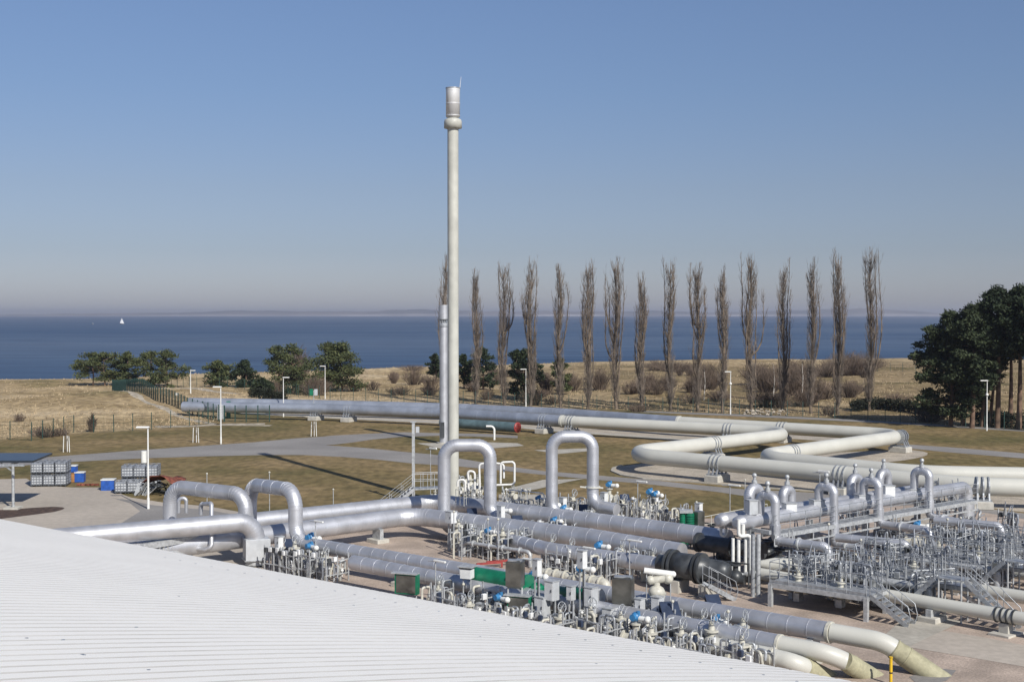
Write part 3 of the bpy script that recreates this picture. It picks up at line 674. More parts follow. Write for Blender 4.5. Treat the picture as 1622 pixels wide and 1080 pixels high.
def back(lab,xc,yt,wpx,rr=.3,box=True):
    a=line_px(hA2,hB2,xc); Yd=a.y; s=F/Yd
    top=PX(xc,yt,Yd).z; hw=wpx/s/2
    t=thing('return_bend',(a.x,a.y,0),lab,'pipe','return bends behind the header')
    p=a-HU*hw; q=a+HU*hw
    pipe_mb([Vector((p.x,p.y,3.5)),Vector((p.x,p.y,top)),Vector((q.x,q.y,top)),Vector((q.x,q.y,3.0))],rr,br=hw*.98,n=20,bands=.8,bendbands=.22).build('cladding','silver',t)
    v=MB(); c=Vector((a.x,a.y,top)); v.cyl(c,c+UP*.8,.09,10); v.cyl(c+UP*.3,c+UP*.5,.17,12); v.ball(c+UP*.8,.15); v.build('vent_valve','galvl',t)
back('broad return bend at the far left end of the header',1196,773,26,.32)
back('return bend behind the first white board',1248,775,20,.3)
back('return bend between second and third goose neck',1356,756,22,.3)
back('return bend behind the third goose neck',1401,748,22,.3)
for (x,y,wd,hh,l) in((1250,806,18,18,'white board in front of the return bend right of the first goose neck'),(1294,801,19,19,'pale board left of the second goose neck'),(1366,794,20,21,'pale board left of the third goose neck'),(1406,781,17,24,'white board right of the third goose neck'),(1446,783,17,17,'pale board left of the fourth goose neck'),(1190,803,14,22,'pale sheet box left of the first goose neck')):
    a=line_px(hA-HV*.1,hB-HV*.1,x); s=F/a.y; c=PX(x,y,a.y)
    t=thing('insulation_box',(a.x,a.y,c.z-hh/s/2),l,'box','pale boxes on the header')
    MB().box(c,(wd/s,.7,hh/s),.25,.03).build('housing','cabw' if 'white' in l else 'cab',t); MB().box(c+UP*(hh/s/2+.03),(wd/s+.08,.78,.05),.25).build('lid','galvl',t)
# bundle of thin white drain pipes at the left end
for i,(x0,ya,xb,yb_,yc,l) in enumerate(((1143,822,1150,848,0,'short pale U bent drain pipe hanging from the rear header end'),)):
    Yd=78.5; pipe('drain_pipe',l,'pipe',[PX(1142,822,Yd),PX(1142,848,Yd),PX(1150,848,Yd),PX(1150,828,Yd)],.09,'whitep',br=.2,n=10,bands=0)
Yd=76.3
pipe('drain_pipe','pale bent drain pipe stepping down from the front header end','pipe',[PX(1170,822,Yd),PX(1170,850,Yd),PX(1189,847,Yd),PX(1189,905,Yd)],.11,'whitep',br=.2,n=10,bands=0)
pipe('drain_pipe','short pale drain pipe tucked inside the stepped one','pipe',[PX(1177,830,Yd+.1),PX(1177,846,Yd+.1)],.12,'whitep',n=10,bands=0)
for x,y0,l in((1161,852,'leftmost pale vertical drain pipe left of the big column'),(1170,853,'second pale vertical drain pipe left of the big column'),(1181,850,'third pale vertical drain pipe, right beside the big column')):
    pipe('drain_pipe',l,'pipe',[PX(x,y0,Yd+.2),PX(x,908,Yd+.2)],.1,'whitep',n=10,bands=0)
g=G(1196,945); t=thing('steel_column',g,'tall double steel column standing in front of the header end','column')
zz=topz(g,846)
for dx in(-.12,.18): MB().tube([(g.x+dx,g.y,0),(g.x+dx,g.y,zz)],.13,10).build('tube','galv' if dx<0 else 'galvl',t)
pipe('drain_collector','pale collecting pipe that the vertical drain pipes run into','pipe',[PX(1148,898,76.4),PX(1158,907,76.4),PX(1178,911,76.3),PX(1196,904,76)],.14,'galvl',br=.2,n=12,bands=0)
# dark valves and frames added to stand in for shade below the header
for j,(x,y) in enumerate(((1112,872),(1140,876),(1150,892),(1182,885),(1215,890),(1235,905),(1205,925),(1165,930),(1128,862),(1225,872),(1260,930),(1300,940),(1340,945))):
    g=G(x,y); t=thing('added_dark_valve',g,'added dark valve, %s of those standing in for header shade'%ORD[j],'valve','dark valves standing in for shade')
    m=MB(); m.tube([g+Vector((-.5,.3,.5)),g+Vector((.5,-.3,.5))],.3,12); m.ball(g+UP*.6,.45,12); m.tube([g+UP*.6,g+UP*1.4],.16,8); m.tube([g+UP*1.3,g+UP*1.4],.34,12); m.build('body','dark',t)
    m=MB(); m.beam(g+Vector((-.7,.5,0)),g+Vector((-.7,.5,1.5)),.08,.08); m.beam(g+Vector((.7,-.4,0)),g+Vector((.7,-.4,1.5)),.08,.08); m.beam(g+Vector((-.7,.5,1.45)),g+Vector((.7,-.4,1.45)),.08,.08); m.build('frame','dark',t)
# ------------------------------------------------ stairs and platforms
def stair(lab,top,bot,w=.9,n=9,rails=True,mt='galv',side=None):
    top=Vector(top);bot=Vector(bot); d=bot-top; f=Vector((d.x,d.y,0)).normalized(); sd=Vector((-f.y,f.x,0))
    t=thing('stair',(bot.x,bot.y,0),lab,'stair','steel stairs')
    for s in(-w/2,w/2): MB().beam(top+sd*s,bot+sd*s,.05,.24).build('stringer',mt,t)
    for k in range(1,n):
        p=top.lerp(bot,k/n); MB().box(p+UP*.02,(.26,w-.06,.035),math.atan2(f.y,f.x)).build('tread',mt,t)
    if rails:
        for s in(-w/2,w/2):
            m=MB(); m.tube([top+sd*s,top+sd*s+UP*1.05,bot+sd*s+UP*1.05,bot+sd*s+f*.15+UP*.5,bot+sd*s],.024,6); m.tube([top+sd*s+UP*.55,bot+sd*s+UP*.55],.018,6)
            for k in(1,2): p=top.lerp(bot,k/3)+sd*s; m.tube([p,p+UP*1.05],.02,5)
            m.build('handrail',mt,t)
    return t
def platform(lab,PL,PR,dep,railh=1.1,left=True,nm=0):
    d=(PR-PL).normalized(); b=Vector((-d.y,d.x,0)); 
    if b.y<0: b=-b
    z=PL.z; L=(PR-PL).length; rz=math.atan2(d.y,d.x)
    t=thing('platform',(PL.x,PL.y,0),lab,'platform','steel platforms')
    c=(PL+PR)/2+b*dep/2; MB().box(c-UP*.02,(L,dep,.05),rz).build('grating','galv',t)
    m=MB(); m.beam(PL-UP*.16,PR-UP*.16,.1,.26); m.beam(PL+b*dep-UP*.16,PR+b*dep-UP*.16,.1,.26); m.beam(PL-UP*.17,PL+b*dep-UP*.17,.08,.2); m.beam(PR-UP*.17,PR+b*dep-UP*.17,.08,.2)
    for k in range(1,4): p=PL.lerp(PR,k/4); m.beam(p-UP*.17,p+b*dep-UP*.17,.06,.12)
    m.build('frame','galvl',t)
    for q in(PL+d*.1,PR-d*.1,PL+b*dep+d*.1,PR+b*dep-d*.1,(PL+PR)/2+b*dep):
        MB().box((q.x,q.y,z/2-.05),(.22,.22,z-.1),rz).build('post','galvl',t)
    return t,d,b
PLa=G(1218,921,1.35); PRa=G(1375,944,1.35)
plats=[]
for k,(o,lab) in enumerate(((0,'nearest steel platform, its front posts standing on the gravel'),(7.0,'middle steel platform behind the nearest one'),(14,'farthest steel platform at the right edge below the road'))):
    PL=PLa+U2*o; PR=PRa+U2*o; L=(PR-PL).length
    t,d,b=platform(lab,PL,PR,2.4); nm=('nearest','middle','farthest')[k]
    rail('front railing of the %s platform'%nm,[PL+d*.05,PR-d*.1],sp=1.15,toe=True)
    rail('back railing of the %s platform'%nm,[PL+b*2.35,PR+b*2.35],sp=1.15)
    rail('short left end railing of the %s platform'%nm,[PL+b*.1,PL+b*2.3],sp=1.1)
    st=stair('stair going down to the right from the %s platform'%nm,PR+b*.55+d*.05,Vector((PR.x+d.x*2.1+b.x*.55,PR.y+d.y*2.1+b.y*.55,.05)),n=8)
    # upper stair crossing the pipes to a second platform
    P3=PR+d*.2+b*3.1+UP*.0
    stair('steep stair rising behind the %s platform over the cream pipe'%nm,P3+d*2.4+UP*.9-b*.2,P3+d*.3-UP*1.2,n=8)
    q0=P3+d*2.4+UP*.9; MB_=MB(); t2=thing('crossing_platform',q0,'small raised crossing platform beside the %s steep stair'%nm,'platform','pipe crossings')
    MB().box(q0+d*.7,(1.5,1.0,.06),math.atan2(d.y,d.x)).build('grating','galv',t2)
    for a_ in(.1,1.3):
        for b_ in(-.45,.45): MB().tube([q0+d*a_+b*b_,q0+d*a_+b*b_+UP*1.1],.024,6).build('rail_post','galv',t2); q=q0+d*a_+b*b_; MB().tube([(q.x,q.y,0),q],.05,6).build('leg','galvl',t2)
    for b_ in(-.45,.45): MB().tube([q0+d*.1+b*b_+UP*1.1,q0+d*1.3+b*b_+UP*1.1],.024,6).build('top_rail','galv',t2)
    stair('stair going down to the right from the crossing behind the %s platform'%nm,q0+d*1.5,Vector((q0.x+d.x*4,q0.y+d.y*4,.05)),n=9)
    wa=PL+b*4.2+d*1.5+UP*.35; wb=wa+d*8.5
    t3=thing('catwalk',wa,'long grated catwalk behind the %s platform, parallel to the cream pipes'%nm,'walkway','catwalks'); MB().box((wa+wb)/2,((wb-wa).length,.8,.06),math.atan2(d.y,d.x)).build('grating','steelb',t3)
    for s_ in(-.42,.42): MB().beam(wa+b*s_-UP*.1,wb+b*s_-UP*.1,.07,.2).build('side_beam','galv',t3)
    for k4 in range(5): q=wa.lerp(wb,k4/4); MB().beam((q.x,q.y,0),(q.x,q.y,q.z-.2),.12,.12).build('leg','galv',t3)
    rail('railing on the camera side of the catwalk behind the %s platform'%nm,[wa-b*.4,wb-b*.4],sp=1.0)
    rail('railing on the far side of the catwalk behind the %s platform'%nm,[wa+b*.4,wb+b*.4],sp=1.0)
    plats.append((PL,PR,d,b))
# cream pipes on the right
def cpipe(lab,A,B,rr,h=None,extra=14):
    d=(B-A).normalized(); return pipe('process_pipe',lab,'pipe',[A,B,B+d*extra],rr,'cream',n=22,bands=0,br=3)
C1a=G(1203,908,.95);C1b=G(1565,970,.95)
cpipe('nearest cream pipe running out to the right edge over a dark clamp support',C1a,C1b,.34)
C2a=G(1420,913,.95);C2b=G(1600,942,.95); cpipe('middle one of the three cream pipes at the right edge',C2a,C2b,.35)
C3a=G(1500,888,.95);C3b=G(1620,909,.95); cpipe('farthest and shortest cream pipe at the right edge',C3a,C3b,.33)
t=thing('reducer',G(1205,900),'cream cone shaped reducer in the shade behind the nearest platform','pipe')
a=G(1202,893,1.3);b_=G(1290,897,1.3); e=(b_-a).normalized(); m=MB(); m.tube([a,a+e*.9,b_],[.2,.42,.42],18); m.build('cone','cream',t); MB().tube([b_-e*.1,b_+e*.1],.55,18).build('flange','cream',t)
c=line_px(C1a,C1b,1597); t=thing('pipe_support',(c.x,c.y,0),'dark clamp and pedestal under the nearest cream pipe at the right edge','pipe support')
e=(C1b-C1a).normalized(); m=MB()
for q in(-.45,-.15,.15,.45): m.tube([Vector((c.x,c.y,.95))+e*(q-.04),Vector((c.x,c.y,.95))+e*(q+.04)],.40,18)
m.build('clamp','dark',t); MB().box((c.x,c.y,.3),(.5,.5,.6),.7).build('pedestal','concrete',t); MB().box((c.x,c.y,.06),(1.5,1.1,.12),.7).build('footing','concrete',t)
# bollard
g=G(1411,1084); t=thing('marker_post',g,'yellow marker post at the bottom edge beside the wrapped pipe end','post'); zt=topz(g,1041)
MB().tube([g,(g.x,g.y,zt)],.07,12).build('pole','yellow',t); MB().tube([(g.x,g.y,zt),(g.x,g.y,zt+.05)],.085,12).build('cap','yellow',t); MB().tube([(g.x,g.y,.5),(g.x,g.y,.56)],.078,12).build('band','black',t)
# ------------------------------------------------ kit of valve yard equipment (prototypes at the origin, copied)
def fin(o,loc,rz=0,sc=None):
    o.location=Vector(loc); o.rotation_euler=(0,0,rz)
    if sc: o.scale=(sc,)*3
def gate_valve():
    t=thing('gate_valve',(0,0,0),'x','valve','cream gate valves')
    m=MB(); m.tube([(-.55,0,.75),(.55,0,.75)],.25,14); m.ball((0,0,.78),.36,14,(1,1,1.1)); m.build('body','creamv',t)
    for x in(-.5,.5): MB().tube([(x-.08,0,.75),(x+.08,0,.75)],.36,14).build('flange','creamv',t)
    m=MB(); m.tube([(0,0,1.0),(0,0,1.35)],.17,12); m.tube([(0,0,1.3),(0,0,1.38)],.3,12); m.tube([(0,0,1.38),(0,0,1.75)],[.14,.09],10); m.build('bonnet','creamv',t)
    m=MB(); m.torus((.12,0,1.85),(1,0,.2),.25,.022,14,5)
    for k in range(4): q=math.pi*k/4; m.tube([(.12,-.24*math.cos(q),1.85-.24*math.sin(q)),(.12,.24*math.cos(q),1.85+.24*math.sin(q))],.014,5)
    m.build('handwheel','galv',t)
    MB().box((0,0,.22),(.35,.5,.44)).build('footing','galv',t); return t
def actuated_valve():
    t=thing('actuated_valve',(0,0,0),'x','valve','valves with blue actuators')
    m=MB(); m.tube([(-.6,0,.7),(.6,0,.7)],.27,14); m.ball((0,0,.7),.40,14); m.tube([(0,0,1),(0,0,1.5)],.15,12); m.tube([(0,0,1.42),(0,0,1.5)],.28,12); m.build('body','creamv',t)
    for x in(-.6,.6): MB().tube([(x-.05,0,.7),(x+.05,0,.7)],.4,14).build('flange','creamv',t)
    a=MB(); a.ball((0,0,1.78),.23,14); a.tube([(0,-.1,1.78),(0,-.32,1.78)],.16,12); a.tube([(.12,0,1.8),(.12,0,2.05)],.1,10); a.build('actuator','blue',t)
    a=MB(); a.tube([(.2,0,1.72),(.6,0,1.72)],.13,12); a.ball((.62,0,1.72),.17,12); a.build('gear','whitep',t)
    MB().tube([(0,0,1.5),(0,0,1.8)],.1,10).build('stem','galv',t); return t
def instrument_rack(seed,mono=False):
    rnd=random.Random(seed); t=thing('instrument_rack',(0,0,0),'x','pipework','steel grey pipework racks' if mono else 'small bore pipework racks')
    if mono:
        for k in range(3):
            x=rnd.uniform(-.8,.8); P=[(x,-.4,0),(x+rnd.uniform(-.4,.4),rnd.uniform(-.4,.6),rnd.uniform(1.6,2.3))]; MB().tube(P,.035,6).build('brace','steelb',t)
        for k in range(3):
            z=rnd.uniform(.4,1.8); y=rnd.uniform(-.4,.6); MB().tube([(-.95,y,z),(.95,y+rnd.uniform(-.2,.2),z+rnd.uniform(-.1,.4))],.03,6).build('rail','galv',t)
    for x in(-.8,0,.8): MB().beam((x,-.3,0),(x,-.3,1.55+rnd.random()*.3),.06,.06).build('upright','galvl',t)
    MB().beam((-.85,-.3,1.3),(.85,-.3,1.3),.05,.05).build('crossbar','galvl',t); MB().beam((-.85,-.3,.5),(.85,-.3,.5),.05,.05).build('crossbar','galvl',t)
    for k in range(5):
        x=rnd.uniform(-.8,.7); y=rnd.uniform(-.15,.5); h=rnd.uniform(.8,1.7); x2=x+rnd.uniform(.2,.6)
        P,_=fillet([(x,y,0),(x,y,h),(x2,y+rnd.uniform(-.2,.2),h),(x2,y,h-rnd.uniform(.3,.9))],.12,4)
        MB().tube(P,rnd.choice([.035,.05,.065]),7).build('small_pipe',rnd.choice(['steelb','galv','galvl'] if mono else ['creamv','galv','galvl','galv','steelb','galv']),t)
    for k in range(3):
        p=Vector((rnd.uniform(-.7,.7),rnd.uniform(-.2,.4),rnd.uniform(.6,1.5))); m=MB(); m.ball(p,.1,8); m.tube([p,p-UP*.35],.035,6); m.torus(p+UP*.12,(0,0,1),.1,.014,10,4); m.build('needle_valve',rnd.choice(['steelb','galv','galvl'] if mono else ['creamv','galvl','whitep']),t)
    for k in range(2):
        p=Vector((rnd.uniform(-.7,.7),-.36,rnd.uniform(.9,1.4))); MB().box(p,(.22,.14,.28),0,.02).build('transmitter_box',rnd.choice(['steelb','dark','galv'] if mono else ['cab','cabw','navy','dark']),t)
    return t
def sun_cover():
    t=thing('weather_cover',(0,0,0),'x','cover','dark blue weather covers'); m=MB(); m.add([(-.35,-.3,1.3),(.35,-.3,1.3),(.35,.3,1.75),(-.35,.3,1.75),(-.35,-.3,1.27),(.35,-.3,1.27),(.35,.3,1.72),(-.35,.3,1.72),(-.35,.28,1.1),(.35,.28,1.1)],[(0,1,2,3),(7,6,5,4),(0,4,5,1),(1,5,6,2),(2,6,7,3),(3,7,4,0),(7,8,9,6)]); m.build('hood','navy',t)
    MB().tube([(0,.1,0),(0,.1,1.45)],.04,6).build('post','galv',t); MB().box((0,.05,1.25),(.3,.2,.3)).build('instrument','cab',t); return t
def cabinet(w=.8,d=.45,h=1.0,z=.7,m='cab'):
    t=thing('cabinet',(0,0,0),'x','cabinet','grey control cabinets')
    MB().box((0,0,z+h/2),(w,d,h),0,.02).build('housing',m,t); q=MB(); q.box((0,-d/2-.012,z+h/2),(w*.9,.02,h*.92)); q.build('door','cabw' if m!='cabw' else 'cab',t)
    MB().box((w*.33,-d/2-.035,z+h*.55),(.04,.03,.14)).build('handle','dark',t); MB().box((0,0,z+h+.025),(w+.06,d+.08,.045)).build('lid','galvl',t)
    for x in(-w*.4,w*.4): MB().beam((x,0,0),(x,0,z),.06,.06).build('leg','galvl',t)
    MB().tube([(0,d*.3,0),(0,d*.3,z)],.05,6).build('cable_duct','dark',t)
    return t
def tlamp(h=2.6,L=1.0):
    t=thing('work_light',(0,0,0),'x','lamp','tube work lights on thin poles')
    MB().tube([(0,0,0),(0,0,h)],.03,6).build('pole','galvl',t)
    m=MB(); m.tube([(-L/2,0,h-.02),(L/2,0,h+.02)],.02,5); m.build('bracket','galvl',t)
    MB().box((L*.28,0,h+.04),(L*.75,.13,.09),0,.02).build('lamp_housing','whitep',t); return t
def place(proto,used,loc,rz,lab,sc=None,group=None):
    if not used.get(proto.name):
        used[proto.name]=1; fin(proto,loc,rz,sc); proto['label']=lab; 
        if group: proto['group']=group
        return proto
    return dup(proto,loc,rz,lab,group,sc or 1.0)
USED={}
GV=gate_valve(); AV=actuated_valve(); IR=[instrument_rack(s) for s in(1,2,3,4)]; IS=[instrument_rack(s,True) for s in(5,6,7,8)]; SCV=sun_cover(); TL=tlamp()
AZ=math.atan2(V_.y,V_.x)
rnd=random.Random(5)
def at(x,y,h=0): return G(x,y,h)
# rows of valves and racks; (x,y)=foot in the photo
rows=[('along the rear silver pipe',[(735,812),(768,818),(800,826),(822,818),(850,822),(880,826),(905,822),(935,812),(948,828),(960,822),(985,826),(1000,815),(1015,829),(1035,820),(1050,834),(1078,838)]),
('in front of the first arch',[(722,868),(735,880),(745,874),(758,866),(770,880),(780,872),(792,884),(812,868),(820,880),(828,852),(838,872),(850,860),(862,850),(875,862),(885,856),(897,850),(908,860),(922,856),(935,852)]),
('left of the dark vessel',[(870,900),(885,908),(900,905),(930,926),(945,912),(960,918),(980,908),(1000,905),(1030,915)]),
('beside the grey insulation box',[(440,903),(452,905),(462,908),(475,909),(487,911),(500,913),(510,915),(528,918)]),
('behind the middle silver pipe',[(800,838),(818,842),(858,838),(872,846),(890,842),(915,848),(930,842),(960,852),(975,846),(1000,856),(1020,848),(1045,858)]),
('hard against the roof edge',[(x_,825+.182*x_+22+9*(k_%3)) for k_,x_ in enumerate(range(690,1215,24))]),
('along the roof edge',[(745,965),(770,972),(790,978),(875,990),(905,995),(940,1002),(995,1012),(1008,1000),(1020,1018),(1042,1022),(1060,1026),(1085,1028),(1108,1032),(1130,1035),(1145,1038),(1160,1040),(1172,1042)])]
for rn,pts in rows:
    pts=sorted(pts); cg=cb_=ci=0
    for i,(x,y) in enumerate(pts):
        g=at(x,y); jit=rnd.uniform(-.15,.15)
        if i%9==4: place(AV,USED,g+U_*.25,AZ+jit,'%s blue actuator valve from the left %s'%(ORD[cb_],rn),sc=rnd.uniform(.9,1.08)); cb_+=1
        elif i%2==0: place(GV,USED,g+U_*.25,AZ+jit,'%s cream gate valve from the left %s'%(ORD[cg],rn),sc=rnd.uniform(.9,1.15)); cg+=1
        r=IR[rnd.randrange(4)]; place(r,USED,g+V_*rnd.uniform(.2,.7)-U_*.35,AZ+jit+rnd.choice([0,math.pi/2]),'%s thin pipe rack from the left %s'%(ORD[ci],rn),sc=rnd.uniform(.9,1.15)); ci+=1
# clearly visible blue actuators
for x,y,l in((1029,818,'blue actuator valve at the far end of the rear silver pipe'),(965,805,'valve whose blue actuator stands out against the lawn, far right of the arches'),(795,850,'blue actuator valve at the right leg of the first arch'),(846,968,'blue actuator valve between white cabinet and green pipe'),(921,955,'blue actuator valve below the tall white cabinet'),(872,840,'blue actuator valve right in front of the second arch'),(492,900,'blue actuator valve beside the grey insulation box'),(1350,905,'blue actuator valve under the first low pipe elbow'),(1452,878,'blue actuator valve under the third goose neck elbow')):
    place(AV,USED,at(x,y),AZ+.2,l,sc=1.12)
for x,y,l in((748,845,'dark blue hood by the first arch'),(820,858,'dark blue hood in the first valve row'),(926,838,'dark blue hood at the foot of the second arch'),(990,820,'dark blue hood before the lawn'),(1003,925,'dark blue hood next to the sheet metal enclosure'),(1062,1030,'largest blue hood leaning over the roof edge'),(460,900,'dark blue hood left of the blue actuator by the insulation box'),(1130,1000,'dark blue hood in front of the long silver pipe')):
    place(SCV,USED,at(x,y),AZ+.9,l,sc=1.3 if 'largest' in l else 1.05)
# platforms on the right: dense pipework
k_=0
for k,(PL,PR,d,b) in enumerate(plats):
    nm=('nearest','middle','farthest')[k]
    for j in range(4):
        p=PL+d*(1.1+j*1.25)+b*1.3; z=0 if j%2 else PL.z
        if j%2==0: place(GV,USED,Vector((p.x,p.y,.25)),math.atan2(d.y,d.x),'%s cream valve from the left on the %s platform'%(ORD[j//2],nm))
        place(IS[(j+k)%4],USED,Vector((p.x,p.y,PL.z))+b*.6,math.atan2(d.y,d.x)+j,'%s small pipe rack from the left standing on the %s platform'%(ORD[j],nm),sc=.9)
        q=p+d*5.2+b*2.6
        if j<2: place(IS[(j+k+1)%4],USED,Vector((q.x,q.y,.2)),math.atan2(d.y,d.x)+j*.8,'%s small pipe rack beyond the right end of the %s platform'%(ORD[j],nm),sc=1.25)
        q=p+b*3.3-d*.4; place(IS[(j+k+2)%4],USED,Vector((q.x,q.y,.1)),math.atan2(d.y,d.x)+j*.8,'%s small pipe rack on the ground behind the %s platform'%(ORD[j],nm),sc=1.3)
    for s in range(2):
        q=PL+d*(2.0+s*2.6)+b*3.4; pipe('meter_run','%s grey horizontal pipe spool on the far side of the %s platform'%(ORD[s],nm),'pipe',[Vector((q.x,q.y,.1)),Vector((q.x,q.y,1.5)),Vector((q.x,q.y,1.5))+d*3,Vector((q.x,q.y,.1))+d*3],.22,'galvl',br=.35,n=14,bands=.8)
# under the goose necks
for j,(x,y) in enumerate(((1250,885),(1275,880),(1335,888),(1400,880),(1430,865),(1500,850),(1540,850),(1600,850),(1610,880),(1560,880),(1480,800),(1510,805),(1345,840),(1370,838))):
    place(IS[j%4],USED,at(x,y),j*.7,'%s small pipe rack on the gravel under the goose neck drops'%ORD[j],sc=1.2)
# cabinets and enclosures at the roof edge: x, foot y, width px, top y, material
def cab_at(x0,x1,yt,yb,m,lab,g=None,dpt=.5,rz=None,name=None):
    """box seen between x0..x1 and yt..yb, standing on the ground at its own distance s"""
    if 835<x0<1060 and g>940: g=max(g,1003+(x0-846)*.1)
    base=G((x0+x1)/2,g); s=F/base.y; w=(x1-x0)/s*.74; dpt=(x1-x0)/s*.66; zt=PX(811,yt,base.y).z; zb=max(.15,PX(811,yb,base.y).z); h=max(.3,zt-zb)
    c=cabinet(w,dpt,h,zb,m); fin(c,base,rz if rz is not None else AZ); c['label']=lab; return c
cab_at(862,886,920,950,'cab','grey cabinet right of the lower blue actuator',975)
cab_at(843,858,886,912,'cabw','tall white cabinet left of the lower blue actuator',965)
cab_at(897,912,928,950,'cab','small grey cabinet with a green pipe behind it',985)
cab_at(925,947,930,960,'cab','upright grey cabinet just right of the small one',985)
cab_at(846,872,945,978,'cab','grey cabinet standing on the roof edge below the first upright one',1000)
cab_at(929,950,960,988,'cab','lower grey cabinet left of the biggest one',1010)
cab_at(953,979,963,1000,'cab','biggest grey cabinet on the roof edge',1018,dpt=.7)
cab_at(1005,1022,948,972,'cab','grey cabinet right of the dark sheet metal enclosure',1010)
cab_at(1031,1052,945,985,'cab','tallest narrow cabinet under the cream dome valve',1022)
cab_at(914,930,872,900,'cabw','tall white cabinet above the upper blue actuator',945)
cab_at(705,724,810,828,'cabw','white panel at the left leg of the first arch',868)
cab_at(787,800,801,820,'cabw','white panel at the right leg of the first arch',855)
cab_at(885,898,788,806,'cabw','white panel between the legs of the second arch',838)
cab_at(950,963,780,797,'cabw','white panel right of the second arch',822)
cab_at(1100,1113,797,812,'cabw','white box right of the green ribbed sleeves',850)
cab_at(435,449,850,868,'cabw','small white panel right of the grey insulation box',905)
# roofed shelters, green sided
def shelter(x0,x1,yt,yb,g,lab):
    base=G((x0+x1)/2,g); s=F/base.y; w=(x1-x0)/s; zt=PX(811,yt,base.y).z; zb=PX(811,yb,base.y).z
    t=thing('shelter_box',base,lab,'enclosure','green enclosures')
    MB().box((base.x,base.y,(zt+zb)/2),(w*.85,.35,zt-zb),-.35,.02).build('housing','green',t)
    a=-.35; f=Vector((math.sin(a),-math.cos(a),0)); MB().box(Vector((base.x,base.y,(zt+zb)/2))+f*.19,(w*.72,.03,(zt-zb)*.84),a).build('front_panel','sheet',t)
    MB().box((base.x-.1,base.y,zt+.03),(w*.95,.5,.06),a).build('lid','galvl',t)
    for q in(-w*.35,w*.35): MB().beam((base.x+q*math.cos(a),base.y+q*math.sin(a),0),(base.x+q*math.cos(a),base.y+q*math.sin(a),zb),.06,.06).build('leg','galvl',t)
shelter(622,668,908,940,965,'green box with a brown front panel at the roof edge, left one')
shelter(800,846,943,975,1000,'green box with a brown front panel below the first sheet metal enclosure')
def enclosure(x0,x1,yt,yb,g,lab):
    base=G((x0+x1)/2,g); s=F/base.y; w=(x1-x0)/s; zt=PX(811,yt,base.y).z; zb=PX(811,yb,base.y).z
    t=thing('sheet_metal_enclosure',base,lab,'enclosure','sheet metal enclosures')
    m=MB(); c=Vector((base.x,base.y,(zt+zb)/2)); m.box(c,(w*.8,.6,zt-zb),-.35,.10); m.build('housing','sheet',t)
    MB().box(c+UP*((zt-zb)/2-.02),(w*.7,.5,.05),-.12).build('top_plate','galv',t)
    for q in(-w*.35,w*.35): MB().beam((base.x+q,base.y,0),(base.x+q,base.y,zb),.08,.08).build('leg','galvl',t)
enclosure(800,832,886,930,998,'dull sheet metal enclosure over the green pipe, left one')
enclosure(967,1007,912,957,1014,'dull sheet metal enclosure over the green pipe, right one')
c=G(740,975); t=thing('shelter_box',c,'white box with a dark topped lid at the left end of the green pipe','box'); s=F/c.y
zt=PX(811,897,c.y).z; MB().box((c.x,c.y,zt-.32),(.6,.5,.6),-.4,.02).build('housing','cabw',t); MB().box((c.x,c.y,zt+.02),(.85,.7,.06),-.4).build('lid','galvl',t); MB().box((c.x,c.y,zt-.05),(.7,.58,.07),-.4).build('gasket','black',t)
for q in(-.2,.2): MB().beam((c.x+q,c.y,0),(c.x+q,c.y,zt-.6),.06,.06).build('leg','galvl',t)
# cream dome valve with horizontal cylinder over it
c=G(1042,1015); t=thing('regulator_valve',c,'large cream regulator valve under a long white cylinder','valve'); Yd=c.y
m=MB(); a=PX(1040,925,Yd); m.tube([(c.x,c.y,.1),(c.x,c.y,PX(811,950,Yd).z),(c.x,c.y,PX(811,938,Yd).z)],[.3,.3,.42],14); m.ball(PX(1040,937,Yd),.42,14,(1,1,.8)); m.tube([PX(1028,920,Yd),PX(1056,915,Yd)],.19,12); m.ball(PX(1058,916,Yd),.27,12); m.ball(PX(1030,918,Yd),.22,12); m.cyl(PX(1040,930,Yd),PX(1040,918,Yd),.17,10); m.build('body','creamv',t)
m=MB(); m.tube([PX(1020,903,Yd),PX(1066,909,Yd)],.15,14); m.ball(PX(1066,909,Yd),.16,12); m.build('cylinder','whitep',t)
for x in(1024,1062): MB().tube([PX(x,904,Yd),PX(x,1010,Yd)],.03,6).build('post','galvl',t)
# more silver/cream pipe bits
Yd=74
pipe('small_pipe','thin silver pipe looping up over the raised pipe and back down behind the roof','pipe',[PX(318,815,83),PX(318,798,83),PX(335,797,82),PX(335,866,80.5),PX(325,870,80.5),PX(305,868,80.8)],.13,'silver',br=.3,n=12,bands=.6)
pipe('small_pipe','thin silver pipe beside the left leg of the left arch','pipe',[PX(283,812,84),PX(283,790,84),PX(295,788,84),PX(295,812,84)],.12,'silver',br=.25,n=12,bands=.6)
t=thing('pipe_rack',G(270,900),'pale steel rack with dark openings under the raised pipe at the roof edge','rack')
a=G(225,866,2.0);b_=G(312,851,2.0); m=MB(); m.beam(a,b_,.3,.35); m.beam(a-UP*.7,b_-UP*.7,.25,.25)
for k in range(14): p=a.lerp(b_,k/13); m.beam(p,p-UP*.7,.12,.12)
m.build('frame','galvl',t)
for x0,y0,Yd,P,lab in((0,0,95,[(735,783),(735,812)],'x'),):
    pass
